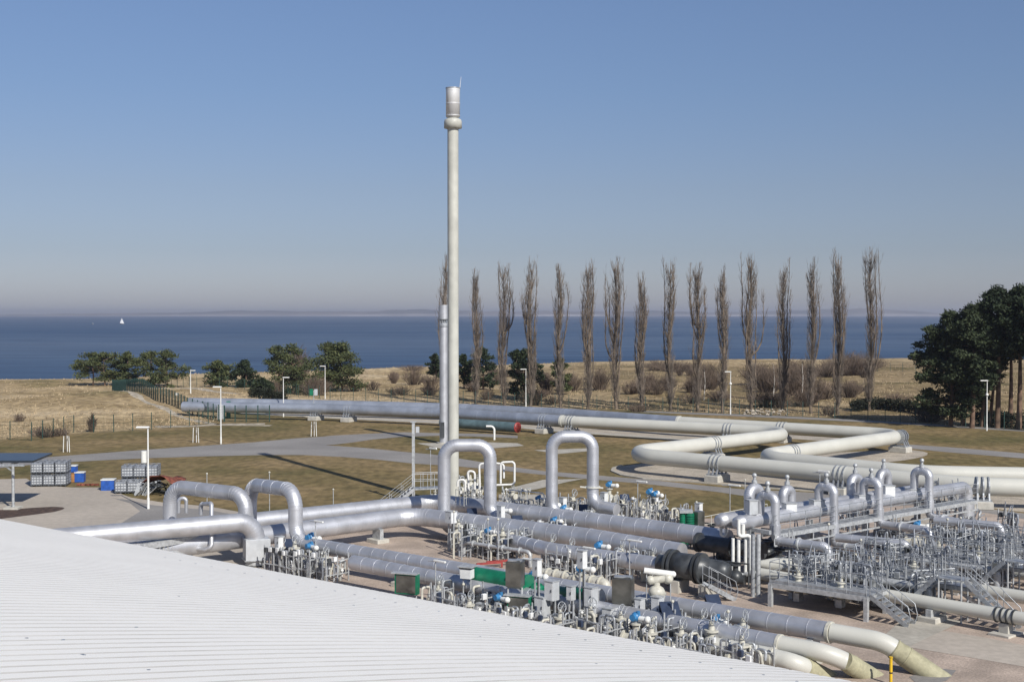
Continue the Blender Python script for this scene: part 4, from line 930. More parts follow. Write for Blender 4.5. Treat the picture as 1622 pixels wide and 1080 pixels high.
# lamps (tube lights)
def lamp_t(x,yt,yb,lab,rz=None,L=1.1):
    g=G(x,yb); h=topz(g,yt); o=dup(TL,g,AZ if rz is None else rz,lab,'tube work lights on thin poles'); o.scale=(L,1,h/2.6)
lamp_t(500,826,905,'tube light on a thin pole right of the left blue actuator')
lamp_t(690,889,985,'tube light on a thin pole left of the green pipe')
lamp_t(682,711,800,'tube light on a thin pole above the steel stair')
lamp_t(1010,763,835,'tube light before the grass, right of the second arch',L=1.3)
lamp_t(1156,769,850,'tube light left of the first goose neck',L=1.3)
lamp_t(997,856,935,'tube light in front of the middle silver pipes',L=1.3)
lamp_t(926,868,960,'tube light above the tall white cabinet')
lamp_t(907,928,1005,'tube light over the grey cabinets',L=1.6)
lamp_t(1298,748,860,'tube light on the header between the first two goose necks')
fin(TL,G(830,960),AZ); TL['label']='tube light pole left of the lower blue actuator'; TL.scale=(1,1,1)
# poles without heads
def pole(x,yt,yb,lab,r=.035,m='galvl',tip=True):
    g=G(x,yb); zt=topz(g,yt); t=thing('pole',g,lab,'pole','thin service poles'); MB().tube([g,(g.x,g.y,zt)],r,7).build('shaft',m,t)
    if tip: q=MB(); q.ball((g.x,g.y,zt),r*2.6,8); q.build('fitting','creamv',t)
for a in((1363,855,945,'thin grey pole in front of the second low elbow'),(1500,822,915,'thin grey pole near the fourth drop pipe'),(1521,820,900,'thin grey pole right of the fourth goose neck'),(1065,952,1030,'pale thin post in front of the long silver pipe'),(1153,968,1050,'cream post with a handwheel at the right end of the front row'),(719,810,880,'pale post at the left end of the first valve row'),(773,822,888,'pale post right of the first arch leg'),(789,822,888,'second pale post right of the first arch leg'),(1312,830,950,'tall grey pole left of the stair tower'),(528,775,812,'grey marker post on the lawn left of the stair'),(978,780,822,'short cream post before the lawn'),(427,748,812,'small white cap post on the lawn behind the right end of the left arches'),(328,750,800,'small white cap post behind the left arch'),(1103,795,850,'cream post behind the green sleeves'),(1180,760,800,'cream post left of the return bends'),(734,925,975,'post under the white box'),(808,910,985,'cream sampling post in front of the left sheet metal enclosure'),(983,938,1008,'cream sampling post in front of the right sheet metal enclosure')):
    pole(*a)
# railings in the yards
def rl(lab,P,**k): rail(lab,[G(x,y,k.pop('z',0) if 'z' in k else 0) for x,y in P],group='railings in the valve yard',mt='galvl',**k)
rl('railing around the first valve row in front of the first arch',[(712,868),(790,888),(855,880)],sp=.9)
rl('railing along the rear header pipe below the second arch',[(850,828),(950,845),(1010,850)],sp=.8)
rl('railing behind the valves at the second arch',[(895,812),(985,826),(1075,838)],sp=.9)
rl('railing in front of the middle silver pipe',[(835,868),(905,875),(955,882)],sp=.7)
rl('pale railing on gravel in front of the dark vessel',[(1055,925),(1112,930),(1112,940)],sp=.9)
rl('railing at the roof edge before the insulation box',[(432,905),(470,910),(540,920)],sp=.8)
rl('railing at the roof edge below the long silver pipe',[(668,955),(720,965),(800,985)],sp=.8)
rl('railing at the roof edge between cabinets and green boxes',[(872,1000),(930,1010),(1000,1022)],sp=.9)
rl('railing at the roof edge beyond the tallest cabinet',[(1070,1030),(1130,1045),(1190,1055)],sp=.9)
rl('curved railing at the roof edge near the wrapped pipes',[(1172,1040),(1200,1045),(1225,1052)],sp=.6)
rl('railing on the slope behind the green sleeves',[(1108,845),(1150,838),(1215,826)],sp=1.0,h=2.0) if False else rail('tall railing rising from the green sleeves to the first goose neck',[G(1108,845,.9),G(1215,822,1.2)],sp=1.2,mt='cream')
stair('small stair over the gravel right of the pale railing',G(1118,925,1.0),G(1160,948,.05),w=.7,n=6)
# more filler spools between the rows: flanged cream runs
for j,(x,y,x2,y2,h,r_,m_) in enumerate(((745,845,830,858,.9,.16,'creamv'),(735,858,840,874,1.0,.13,'galvl'),(820,835,905,847,1.1,.15,'creamv'),(955,868,1010,876,.9,.14,'creamv'),(845,905,905,914,.5,.3,'creamv'),(905,915,960,924,.5,.3,'creamv'),(1000,805,1075,815,1.0,.14,'creamv'),(700,945,790,962,.9,.12,'galvl'),(870,965,960,985,.8,.18,'galv'),(985,985,1090,1008,.9,.2,'creamv'),(1090,1000,1170,1018,.9,.16,'creamv'),(1020,895,1060,900,1.0,.2,'creamv'),(1080,1015,1180,1035,.9,.1,'galvl'))):
    a=G(x,y,h);b_=G(x2,y2,h); mm=MB(); P,_=fillet([Vector((a.x,a.y,.05)),a,b_,Vector((b_.x,b_.y,.05))],.3,5); mm.tube(P,r_,12); e=(b_-a).normalized()
    for q in(.15,.4,.6,.85): c=a.lerp(b_,q); mm.tube([c-e*.04,c+e*.04],r_+.09,12)
    tag(mm.build('pipe_spool',m_),'%s low flanged pipe spool among the valves, counted from the left rear'%ORD[j],'pipe','low pipe spools')
pipe('small_pipe','thin cream pipe bridging over the middle silver pipe to the tube light','pipe',[G(971,895,.2),PX(971,862,G(971,895).y),PX(1042,868,G(971,895).y-1.5),PX(1042,905,G(971,895).y-1.5)],.06,'creamv',br=.2,n=8,bands=0)
g=G(785,893); m=MB(); a=G(755,893,.35); b_=G(795,890,.35); m.beam(a,b_,.12,.12); m.beam(a,a-UP*.3,.12,.12); m.beam(b_,b_-UP*.3,.12,.12); m.beam(a+U_*.9,b_+U_*.9,.12,.12); tag(m.build('red_frame','red'),'low red frame on the ground in the first valve row','frame')
# dark pump / cover on header
# chimney foot pipework
cb=G(718,801)
def cp_(lab,P,Yd,r=.07,m='whitep',br=.25): pipe('small_pipe',lab,'pipe',[PX(x,y,Yd) for x,y in P],r,m,br=br,n=9,bands=0)
cp_('white gooseneck pipe standing right of the stacks',[(783,704),(783,675),(770,675)],165,.14,br=.5)
cp_('tall white pipe loop farthest right of the stack foot',[(770,770),(784,768),(815,767),(815,731),(793,732),(793,765)],100,.085)
cp_('inner white pipe loop right of the stack foot',[(760,772),(759,735),(775,732),(798,735),(798,757)],101,.085)
cp_('white pipe bend at the stack foot',[(742,775),(742,758),(740,745),(752,747),(752,775)],103,.09)
cp_('low white pipe bend left part of the stack foot',[(725,770),(725,760),(737,759),(737,778)],102,.09)
cp_('thin white pipe running right from the loops over the slab',[(800,775),(862,781),(862,800)],100,.05)
for j,(x,y) in enumerate(((728,795),(738,790),(748,797),(757,790),(766,796),(745,783),(730,783),(776,788),(800,792),(812,795),(826,793),(690,796))):
    place(GV if j%2 else IR[j%4],USED,G(x,y),j*.6,('cream gate valve' if j%2 else 'rack of thin pipes')+', %s from the stack foot cluster'%ORD[j],sc=1.0 if j<8 else .7)
rail('square railing around the foot of the tall stack',[G(722,798,2.0),G(735,802,2.0),G(742,797,2.0)],sp=.7,mt='cream')
# stair and small platform left of the stack
tp=G(668,781,1.2); sd=G(606,800,0.05)
tp=D(655,778,103); 
stair('steel stair climbing right to the small platform beside the tall pole',Vector((tp.x,tp.y,2.15)),Vector((tp.x-2.7,tp.y-.6,.05)),w=1.1,n=11,mt='galvl')
t=thing('platform',(tp.x,tp.y,0),'small raised platform between the steel stair and the first arch','platform'); MB().box((tp.x+1.1,tp.y+.3,2.13),(2.3,1.2,.1),.3).build('grating','galv',t)
for q in((.1,-.4),(2.1,.2),(.0,.6),(2.0,1.1)): MB().beam((tp.x+q[0],tp.y+q[1],0),(tp.x+q[0],tp.y+q[1],2.1),.1,.1).build('leg','galvl',t)
rail('railing on the small platform beside the steel stair',[(tp.x+.05,tp.y-.35,2.2),(tp.x+2.2,tp.y+.3,2.2)],sp=.5,mt='galvl')
rail('rear railing on the small platform beside the steel stair',[(tp.x,tp.y+.7,2.2),(tp.x+2.1,tp.y+1.2,2.2)],sp=.7,mt='galvl')
g=G(655,797); t=thing('mast',g,'thick pale mast with a small box near its top left of the stacks','mast'); zt=topz(g,669)
MB().box((g.x,g.y,zt/2),(.24,.24,zt)).build('pole','galvl',t); MB().box((g.x+.35,g.y,zt-.6),(.3,.25,.5)).build('junction_box','cab',t); MB().box((g.x,g.y,zt+.05),(.5,.3,.08)).build('top_plate','galvl',t)
# supports under near silver pipes
def rest(A,B,xp,lab,r,w=.9):
    c=line_px(A,B,xp); t=thing('pipe_rest',(c.x,c.y,0),lab,'pipe support','rests under the silver pipes'); e=(B-A).normalized(); a=math.atan2(e.y,e.x); z=c.z-r
    MB().box((c.x,c.y,.15),(1.0,1.3,.3),a,.03).build('footing','concrete',t); m=MB(); m.box((c.x,c.y,z/2+.1),(.3,w,z-.1),a); m.build('saddle','galvl',t)
rest(l0,l1,598,'white cross shaped rest under the front silver header pipe before its bend',.6)
rest(l0,l1,500,'pale rest under the front silver header pipe near the tube light',.6)
rest(Fs,Fe,640,'rest under the long silver pipe left of the green pipe',.45); rest(Fs,Fe,1090,'rest under the long silver pipe right of the cabinets',.45); rest(Fs,Fe,1290,'rest under the long silver pipe near its cream end',.45)
rest(n1a,n1b,950,'rest under the middle silver pipe left of the dark vessel',.45)
rest(C1a,C1b,1480,'rest under the nearest cream pipe at right',.33)
# ------------------------------------------------ street lamps
def street_lamp(x,yt,yb,lab,arm=-1,dbl=False):
    g=G(x,yb); g.z=gz(g.x,g.y) if g.y>150 else 0; h=topz(g,yt)-g.z; t=thing('street_lamp',g,lab,'lamp','white lamp posts')
    MB().tube([(g.x,g.y,g.z-.2),(g.x,g.y,g.z+h*.45),(g.x,g.y,g.z+h)],[.09,.075,.055],10).build('pole','whitep',t)
    MB().tube([(g.x,g.y,g.z),(g.x,g.y,g.z+.9)],.11,10).build('base','whitep',t)
    m=MB(); c=Vector((g.x+arm*.42,g.y,g.z+h+.02)); m.box(c,(1.05,.34,.16),0,.05); m.build('lamp_head','whitep',t)
    if dbl: MB().ball((g.x,g.y,g.z+h*.72),.22,10).build('camera_dome','whitep',t)
for a in((235,677,806,'nearest white lamp post, beside the rusty red heap on the paved yard'),(350,613,703,'white lamp post at the road just left of the green fence end'),(302,587,630,'white lamp post behind the fence bend on the left'),(449,598,660,'white lamp post in front of the long grey pipe'),(515,580,633,'white lamp post before the round leafy pine'),(833,585,645,'thin lamp post between the poplars right of the stack'),(1157,589,656,'lamp post with camera domes between the poplars at right'),(1563,603,682,'white lamp post among the dark pine trunks')):
    street_lamp(*a,dbl=a[0] in(1157,1563),arm=1 if a[0] in(302,449) else -1)
# ------------------------------------------------ fences
def fence(lab,P,h,sp,wires=10,vw=.35,name='mesh_fence',rr=.045):
    P=[Vector((p.x,p.y,gz(p.x,p.y) if p.y>150 else 0)) for p in P]
    t=thing(name,P[0],lab,'fence'); mesh=MB(); tot=0
    for i,(a,b) in enumerate(zip(P,P[1:])):
        L=(b-a).length; k=max(1,round(L/sp))
        for j in range(k+(1 if i==len(P)-2 else 0)):
            p=a.lerp(b,j/k); z=gz(p.x,p.y) if p.y>150 else 0; tot+=1
            MB().box((p.x,p.y,z+h/2),(rr*2,rr*2,h+.1)).build('post','fence',t)
        for j in range(k):
            p=a.lerp(b,j/k);q=a.lerp(b,(j+1)/k); p.z=gz(p.x,p.y) if p.y>150 else 0; q.z=gz(q.x,q.y) if q.y>150 else 0
            for w_ in range(wires+1): zz=UP*(.06+(h-.12)*w_/wires); mesh.tube([p+zz,q+zz],.011,3,False)
            n=max(1,int((q-p).length/vw))
            for u in range(1,n): c=p.lerp(q,u/n); mesh.tube([c+UP*.05,c+UP*(h-.05)],.009,3,False)
    mesh.build('wire_mesh','fence',t)
fence('green mesh fence with wide spaced posts across the dry grass at left',px([(-60,705),(16,696),(50,698),(117,685),(180,684),(240,680),(300,675),(330,671),(356,668)]),2.35,3.0,6,1.0)
fence('darker dense green fence curving round the left end of the long pipes',px([(178,622),(200,633),(230,643),(250,649),(297,660),(355,668),(390,668.5),(427,668)]),2.45,1.7,14,.16,rr=.07)
fence('fence along the row of poplars behind the long pipes',px([(440,630),(540,634),(640,637.5),(753,642),(968,650),(1050,652.5),(1247,659),(1348,664),(1402,668),(1500,674),(1622,682),(1800,691)]),2.4,2.6,8,.6)
fence('distant dark fence behind the left pines',px([(262,614),(300,617),(360,620),(430,624),(470,628)]),2.2,2.6,8,.4)
fence('distant pale fence on the meadow right of the last poplar',px([(1370,588),(1410,590),(1450,592),(1500,594)]),2.3,4,5,1.5)
# gate posts and cabinet behind the left fence
for x,yb,w_,h_,m_,l in((350,664,1.0,2.2,'cab','grey cabinet behind the green fence near its right end'),(281,640,.5,2.0,'whitep','white post box inside the green fence bend'),(362,662,.6,2.6,'green','green cabinet beside the grey one behind the fence')):
    g=G(x,yb); t=thing('cabinet',g,l,'cabinet'); MB().box((g.x,g.y,h_/2),(w_,.6,h_),.1,.03).build('housing',m_,t); MB().box((g.x,g.y-.32,h_/2),(w_*.85,.04,h_*.9),.1).build('door',m_,t)
g=G(497,664); t=thing('sign_box',g,'green and white box on a thin pole in front of the long grey pipe','sign'); zt=topz(g,618)
MB().tube([g,(g.x,g.y,zt)],.06,8).build('pole','galvl',t); MB().box((g.x-.35,g.y,zt-.3),(.5,.25,1.0)).build('green_panel','green',t); MB().box((g.x+.35,g.y,zt-.3),(.5,.25,.95)).build('pale_panel','cab',t)
# ------------------------------------------------ solar carport, containers and yard things
g=G(21,806); t=thing('carport',g,'dark flat solar roof on a thin steel post at the left edge','carport')
zr=topz(g,732)
MB().tube([g,(g.x,g.y,zr)],.12,10).build('post','galvl',t)
a=G(57,727,4.1); b=G(54,719,4.1)
m=MB(); m.add([(a.x,a.y-.6,4.05),(a.x-.2,b.y+.5,4.15),(b.x-14,b.y+.5,4.15),(a.x-14,a.y-.6,4.05)]+[(a.x,a.y-.6,3.88),(a.x-.2,b.y+.5,3.98),(b.x-14,b.y+.5,3.98),(a.x-14,a.y-.6,3.88)],[(0,1,2,3),(7,6,5,4),(0,4,5,1),(1,5,6,2),(2,6,7,3),(3,7,4,0)]); m.build('roof','solar',t)
m=MB(); m.beam((g.x,a.y-.3,3.75),(g.x,b.y,3.85),.14,.2); m.beam((g.x,g.y,3.1),(g.x-1,g.y,3.8),.1,.1); m.beam((a.x-.4,a.y-1.5,3.78),(a.x-13,a.y-1.5,3.78),.12,.18); m.build('beam','galv',t)
MB().box((g.x,g.y,.1),(1.2,1.2,.2)).build('footing','concrete',t)
def ibc():
    t=thing('pallet_container',(0,0,0),'x','container','caged pallet containers'); s=.5
    MB().box((0,0,.60),(.90,.90,.82),0,.06).build('tank','cab',t)
    m=MB()
    for z in(.2,.45,.7,.95,1.1):
        for (x0,y0,x1,y1) in((-s,-s,s,-s),(s,-s,s,s),(s,s,-s,s),(-s,s,-s,-s)): m.beam((x0,y0,z),(x1,y1,z),.045,.045)
    for k in range(5):
        q=-s+2*s*k/4
        for p in((q,-s),(q,s),(-s,q),(s,q)): m.beam((p[0],p[1],.15),(p[0],p[1],1.12),.04,.04)
    m.build('cage','steelb',t); m=MB(); m.box((0,0,.12),(1,1,.04))
    for x in(-.42,0,.42): m.box((x,0,.05),(.12,1,.1))
    m.build('pallet','dark',t); MB().tube([(0,0,1.05),(0,0,1.11)],.12,10).build('lid','black',t); return t
IB=ibc(); n=0
def ibc_stack(x,y,cols,rowsn,high,what,rz=.1):
    global n
    g=G(x,y)
    k=0
    for i in range(cols):
        for j in range(rowsn):
            for z in range(high):
                if rowsn>1 and j>0 and z<high-1 and 0<i<cols-1: continue
                p=Vector((g.x+i*1.08*math.cos(rz)-j*1.08*math.sin(rz),g.y+i*1.08*math.sin(rz)+j*1.08*math.cos(rz),z*1.15+.03))
                l='caged pallet container, column %s, row %s, %s layer of the %s'%(ORD[i],ORD[j],('bottom','top')[z],what)
                if n==0: fin(IB,p,rz); IB['label']=l
                else: dup(IB,p,rz,l)
                n+=1
ibc_stack(60,770,3,2,2,'left stack',.12)
ibc_stack(192,781,2,1,1,'right stack',.2); ibc_stack(203,777,3,2,2,'tall right stack',.12)
def yardbox(name,x,y,w_,d_,h_,m_,lid,lab,cat,z=0,rz=.1):
    g=G(x,y); g.z=z; t=thing(name,g,lab,cat); MB().box((g.x,g.y,z+h_/2),(w_,d_,h_),rz,.04).build('body',m_,t); MB().box((g.x,g.y,z+h_+.04),(w_+.08,d_+.08,.08),rz).build('lid',lid,t)
yardbox('storage_bin',172,776,1.15,1.0,.95,'dblue','whitep','blue bin with a white lid left of the right container stack','bin')
yardbox('storage_bin',127,763,.85,.8,.9,'dblue','whitep','blue bin right of the left container stack','bin')
yardbox('crate',115,763,.7,.8,.85,'orange','orange','orange crate beside the left container stack','crate')
yardbox('storage_bin',115.5,763.2,.75,.8,.6,'dblue','whitep','blue bin on top of the orange crate','bin',z=.95)
m=MB(); rr_=random.Random(3)
g=G(256,783); t=thing('scrap_heap',g,'heap of dark scrap under a rusty red cover beside the lamp post','heap')
m=MB()
for k in range(40): p=Vector((g.x+rr_.uniform(-1.6,1.9),g.y+rr_.uniform(-.8,1.6),rr_.uniform(.1,1.0))); q=p+Vector((rr_.uniform(-1,1),rr_.uniform(-.8,.8),rr_.uniform(-.2,.4))); m.beam(p,q,rr_.uniform(.06,.25),rr_.uniform(.04,.15))
m.build('scrap','dark',t)
vs=[];nx_,ny_=9,6
for j in range(ny_):
    for i in range(nx_): vs.append((g.x-1.5+i*.42,g.y-1.1+j*.5,1.5+.4*math.sin(i*.5+.3)*math.cos(j*.5)+rr_.uniform(-.1,.1)-.03*abs(i-4)*abs(i-4)))
cv=MB(); cv.add(vs,[(j*nx_+i,j*nx_+i+1,(j+1)*nx_+i+1,(j+1)*nx_+i) for j in range(ny_-1) for i in range(nx_-1)],True); o=cv.build('cover','rust',t); sm=o.modifiers.new('thickness','SOLIDIFY'); sm.thickness=.04
g=G(222,784); t=thing('sheet_pile',g,'leaning pale sheets and bars between container stack and lamp post','pile'); m=MB()
for k in range(9): p=Vector((g.x+rr_.uniform(-.6,.9),g.y+rr_.uniform(-.5,.5),0)); m.beam(p,p+Vector((rr_.uniform(.2,.9),rr_.uniform(-.3,.3),rr_.uniform(.4,1.2))),.35,.04)
m.build('sheets','galvl',t)
g=G(228,744); t=thing('marker_column',g,'white round marker column behind the nearest lamp post','marker'); zt=topz(g,714); MB().tube([(g.x,g.y,zt-1.2),(g.x,g.y,zt)],.3,14).build('drum','whitep',t); MB().tube([g,(g.x,g.y,zt-1.2)],.12,10).build('foot','galv',t)
for k in range(5):
    g=G(125+k*7,769); tag(MB().box((g.x,g.y,.1),(.35,.3,.2),.3*k,.03).build('block','rust'),'small brown block, %s in the line right of the blue bin'%ORD[k],'block','small brown blocks')
# staked young trees
def twig_tree(mb,base,h,rnd,n=8,spread=.35,r0=.05):
    base=Vector(base); tp=base+Vector((rnd.uniform(-.1,.1),rnd.uniform(-.1,.1),h)); mb.tube([base,base.lerp(tp,.5)+Vector((rnd.uniform(-.05,.05),0,0)),tp],[r0,r0*.6,.012],5)
    for k in range(n):
        t_=rnd.uniform(.3,.95); p=base.lerp(tp,t_); a=rnd.uniform(0,6.28); L=h*(1-t_)*rnd.uniform(.4,.9)+.15; q=p+Vector((math.cos(a)*spread*L,math.sin(a)*spread*L,L*.85)); mb.tube([p,p.lerp(q,.5)+Vector((math.cos(a)*L*.08,0,0)),q],[r0*.4,r0*.25,.008],3,False)
for x,y,hh,l in((105,716,3.6,'leafless sapling between pale stakes left of the lamp posts'),(310,701,2.6,'small leafless sapling with pale stakes behind the road'),(497,691,2.2,'leafless sapling with stakes below the green sign box')):
    g=G(x,y); t=thing('young_tree',g,l,'tree'); m=MB(); twig_tree(m,g,hh*.9,rr_,14,.4,.05); m.build('branches','twig',t)
    for q in((-.35,0),(.35,.1),(0,.4)): MB().tube([(g.x+q[0],g.y+q[1],0),(g.x+q[0]*.8,g.y+q[1]*.8,1.9)],.05,6).build('stake','whitep',t)
# ------------------------------------------------ poplars
def poplar_meshes(seed,W):
    rnd=random.Random(seed); H=20.0; tr=MB(); br=MB(); ph=rnd.uniform(0,6)
    def wob(z): return Vector((.18*math.sin(z*.45+ph)+.05*math.sin(z*1.7+ph),.16*math.cos(z*.4+ph*2),z))
    top=rnd.uniform(.9,1.0)*H
    zs=[0,.4]+[top*i/14 for i in range(1,15)]; tr.tube([wob(z) for z in zs],[.36,.27]+[.25*(1-z/(top*1.02))+.02 for z in zs[2:]],7)
    c1=rnd.uniform(.28,.42); 
    def env(z):
        f=z/H; base=W/2*(.55+.45*math.exp(-((f-c1)/.2)**2)); return base*min(1,.25+f*5)*(1 if f<.6 else 1-.62*((f-.6)/.4)**1.3)
    leaders=[]; nl=rnd.randint(4,7)
    for k in range(nl):
        z0=rnd.uniform(.08,.55)*H; a=rnd.uniform(0,6.28); ze=H*rnd.uniform(.72,1.0) if k else H; L=ze-z0; pts=[]; off=rnd.uniform(.45,.95)*W/2*(1 if ze<.9*H else .6)
        for i in range(9):
            f=i/8; rad=off*(1-math.exp(-5*f))*(1-.2*f)+.06*math.sin(f*9+k); p=wob(z0+L*f); pts.append(Vector((p.x+math.cos(a+f*.5)*rad,p.y+math.sin(a+f*.5)*rad,z0+L*f)))
        tr.tube(pts,[.12*(1-i/9)+.02 for i in range(9)],5,False); leaders.append(pts)
    def branch(p,a,L,r):
        pts=[p]; out0=min(env(p.z+L*.5)*rnd.uniform(.5,1.1),L*.42)
        for i in range(1,5):
            f=i/4; out=out0*(1-(1-f)**2); pts.append(p+Vector((math.cos(a)*out+rnd.uniform(-1,1)*.04,math.sin(a)*out+rnd.uniform(-1,1)*.04,L*f*.93)))
        br.tube(pts,[r,r*.75,r*.55,r*.35,.008],3,False)
        for i in range(rnd.randint(3,5)):
            f=rnd.uniform(.1,.95); k=min(3,int(f*4)); q=pts[k].lerp(pts[k+1],f*4-k); a2=a+rnd.uniform(-1.8,1.8); l2=L*rnd.uniform(.2,.45); o=l2*rnd.uniform(.15,.5)
            br.tube([q,q+Vector((math.cos(a2)*o*.7,math.sin(a2)*o*.7,l2*.45)),q+Vector((math.cos(a2)*o,math.sin(a2)*o,l2))],[r*.5,r*.35,.006],3,False)
    for k in range(400):
        z=H*(rnd.random()**1.25)*.86+.6; L=rnd.uniform(.9,2.4); branch(wob(z),rnd.uniform(0,6.28),min(L,H*.99-z),.036)
    for pts in leaders:
        for k in range(44):
            i=rnd.randint(0,7); q=pts[i].lerp(pts[i+1],rnd.random()); branch(q,rnd.uniform(0,6.28),max(.4,min(rnd.uniform(.6,1.6),H*1.0-q.z)),.024)
    return tr,br
pop=[(704,402,640,2.2),(755,425,640,2.0),(797,415,642,3.2),(841,405,645,2.7),(886,417,646,2.9),(930,411,648,2.6),(974,406,648,3.5),(1015,432,650,1.7),(1060,408,651,3.5),(1106,416,652,3.5),(1146,421,654,2.3),(1188,402,652,3.9),(1240,410,651,3.0),(1285,408,655,2.9),(1328,395,656,2.4),(1378,390,652,5.2)]
nice=['just left of the tall stack, half hidden by it','first right of the tall stack','second right of the tall stack','third right of the tall stack','fourth right of the tall stack','fifth right of the tall stack','sixth right of the tall stack, broad','seventh right of the tall stack, thinnest of the row','eighth right of the tall stack','ninth right of the tall stack, fullest on its right side','just left of the lamp post with camera domes','just right of the lamp post with camera domes','fourth from the right end of the row','third from the right end of the row','second from the right end, slim','tallest and broadest, at the right end of the row']
for i,(x,yt,yb,wd) in enumerate(pop):
    g=G(x,yb); g.z=gz(g.x,g.y)-.1; h=topz(g,yt)-g.z
    t=thing('poplar',g,'bare poplar '+nice[i],'tree','bare poplars in a row'); a,b=poplar_meshes(31+i*7,wd*(1.75 if wd>3 else 1.55))
    k=h/20
    for m_ in(a,b): m_.v=[(p[0]+g.x,p[1]+g.y,p[2]*k+g.z) for p in m_.v]
    a.build('trunk','bark',t); b.build('branches','twig',t)
# ------------------------------------------------ pines
def clump(mb,c,r,n,rnd,size=.28,flat=.6):
    c=Vector(c)
    for k in range(n):
        d=Vector((rnd.gauss(0,1),rnd.gauss(0,1),rnd.gauss(0,1))); d=d.normalized()*r*(rnd.random()**.45); d.z*=flat; p=c+d
        a=Vector((rnd.uniform(-1,1),rnd.uniform(-1,1),rnd.uniform(-.3,.9))).normalized(); b=a.orthogonal().normalized(); b=Matrix.Rotation(rnd.uniform(0,3.14),3,a)@b; s=size*rnd.uniform(.6,1.3)
        mb.add([p-b*s*.28,p+b*s*.28,p+a*s+b*s*.1,p+a*s-b*s*.1],[(0,1,2,3)])
def pine(x,yb,yt,wpx,lab,mt='needle',crown=(.35,1),seed=0,lean=0,dens=1.0,trunks=1,name='pine_tree',bark='pbark',flat=.55,group=None,ybase=None,csz=None):
    rnd=random.Random(seed+int(x)); g=G(x,yb); g.z=gz(g.x,g.y)-.1; H=topz(g,yt)-g.z; Wd=wpx/(F/g.y)
    t=thing(name,g,lab,'tree',group); br=MB(); fo=MB()
    for k in range(trunks):
        tx=g.x+(k-(trunks-1)/2)*Wd*.25+ (0 if trunks==1 else rnd.uniform(-.3,.3)); m=MB(); pts=[]
        for i in range(7): f=i/6; pts.append(Vector((tx+lean*f*f*H+.12*math.sin(f*5+k),g.y+.1*math.cos(f*4+k)+(k%2)*.5,g.z+H*.93*f)))
        r0=.017*H+.05; m.tube(pts,[r0*(1.1-f/6) for f in range(7)],8); m.build('trunk',bark,t)
        nl=int(38*dens*(1 if trunks==1 else .7))
        for i in range(nl):
            f=crown[0]+(crown[1]-crown[0])*((i+rnd.random())/nl); ff=min(.99,f)*6/.93*.93; k2=min(5,int(ff)); p=pts[k2].lerp(pts[k2+1],min(1,ff-k2)); a=rnd.uniform(0,6.28)
            rel=(f-crown[0])/(crown[1]-crown[0]); prof=(math.sin(math.pi*min(1,rel*.85+.18)))**.6
            L=Wd/2*prof*rnd.uniform(.55,1.05); e=p+Vector((math.cos(a)*L,math.sin(a)*L,L*rnd.uniform(-.1,.35)))
            e.z=min(e.z,g.z+H*.98)
            br.tube([p,p.lerp(e,.5)+Vector((0,0,L*.06)),e],[r0*.35,r0*.2,.02],4,False)
            cs=csz or max(.6,Wd*.15)
            clump(fo,e,cs*rnd.uniform(.8,1.25),int(75*dens),rnd,.42,flat); clump(fo,p.lerp(e,.55)+Vector((0,0,.1)),cs,int(45*dens),rnd,.42,flat)
    clump(fo,(pts[-1].x,pts[-1].y,g.z+H*.95),max(.5,Wd*.12),70,rnd,.3,flat)
    br.build('branches',bark,t); fo.build('needles',mt,t); return t
pine(156,614,558,76,'wide low olive pine at the left end of the shore pines','needle2',(.2,1),1,trunks=2,csz=1.15)
pine(203,614,557,44,'narrow pine between the two broad shore pines','needle2',(.02,1),2)
pine(252,616,554,76,'broad dark olive pine behind the green fence bend','needle2',(.05,1),3,trunks=2,csz=1.2)
pine(346,618,572,54,'short pine left of the rounder small one behind the pipes','needle2',(.0,1),4)
pine(389,618,570,42,'small rounded pine right of the short one','needle',(.0,1),5)
pine(452,626,545,72,'tall olive pine mixed with bare birches','needle2',(.02,1),6,trunks=2)
pine(531,622,541,84,'big round grey green pine behind the lamp post','needle2',(.02,1),7,trunks=2,dens=1.3)
pine(415,632,600,34,'low bushy pine in front of the birches','needle',(.05,1),8)
pine(690,606,560,26,'small dark pine just left of the stacks','needle',(.2,1),9)
pine(765,622,549,46,'dark pine behind the first poplars right of the stack','needle',(.08,1),10)
pine(735,620,560,30,'dark low pine right beside the tall stack','needle',(.08,1),11)
pine(825,634,551,52,'dark pine behind the third poplar','needle',(.08,1),12,trunks=2)
pine(888,628,566,36,'olive pine behind the fourth poplar','needle2',(.08,1),13)
# big dark pines at right
pine(1506,675,486,122,'dense dark pine with low branches, left one of the big group','needled',(.08,1),20,dens=2.1,lean=.0,csz=1.2)
pine(1540,678,474,88,'dark pine behind the leftmost big one','needled',(.32,1),21,dens=1.7,csz=1.2)
pine(1525,674,500,80,'dark low pine filling the middle of the big group','needle',(.3,1),31,dens=1.5,csz=1.2)
pine(1560,675,486,70,'dark pine behind the lamp post in the big group','needled',(.5,1),32,dens=1.4,csz=1.15)
pine(1600,677,470,90,'broad crowned pine behind the rightmost pair','needled',(.58,1),33,dens=1.4,csz=1.15)
pine(1556,676,500,60,'dark pine with a slanting trunk beside the lamp post','needle',(.42,1),22,dens=1.1,lean=.06,csz=1.0)
pine(1580,678,444,96,'tall pine with a high crown and bare trunk near the right edge','needle',(.52,1),23,dens=1.5,csz=1.1)
pine(1614,680,442,80,'rightmost tall pine with a bare reddish trunk','needle',(.52,1),24,dens=1.4,csz=1.1)
pine(1568,676,520,30,'thin leaning pine trunk crossing behind the lamp post','needle',(.7,1),25,lean=.14,dens=.6)
pine(1650,684,450,80,'tall pine just at the right edge of the view','needle',(.5,1),26,dens=1.2,csz=1.1)
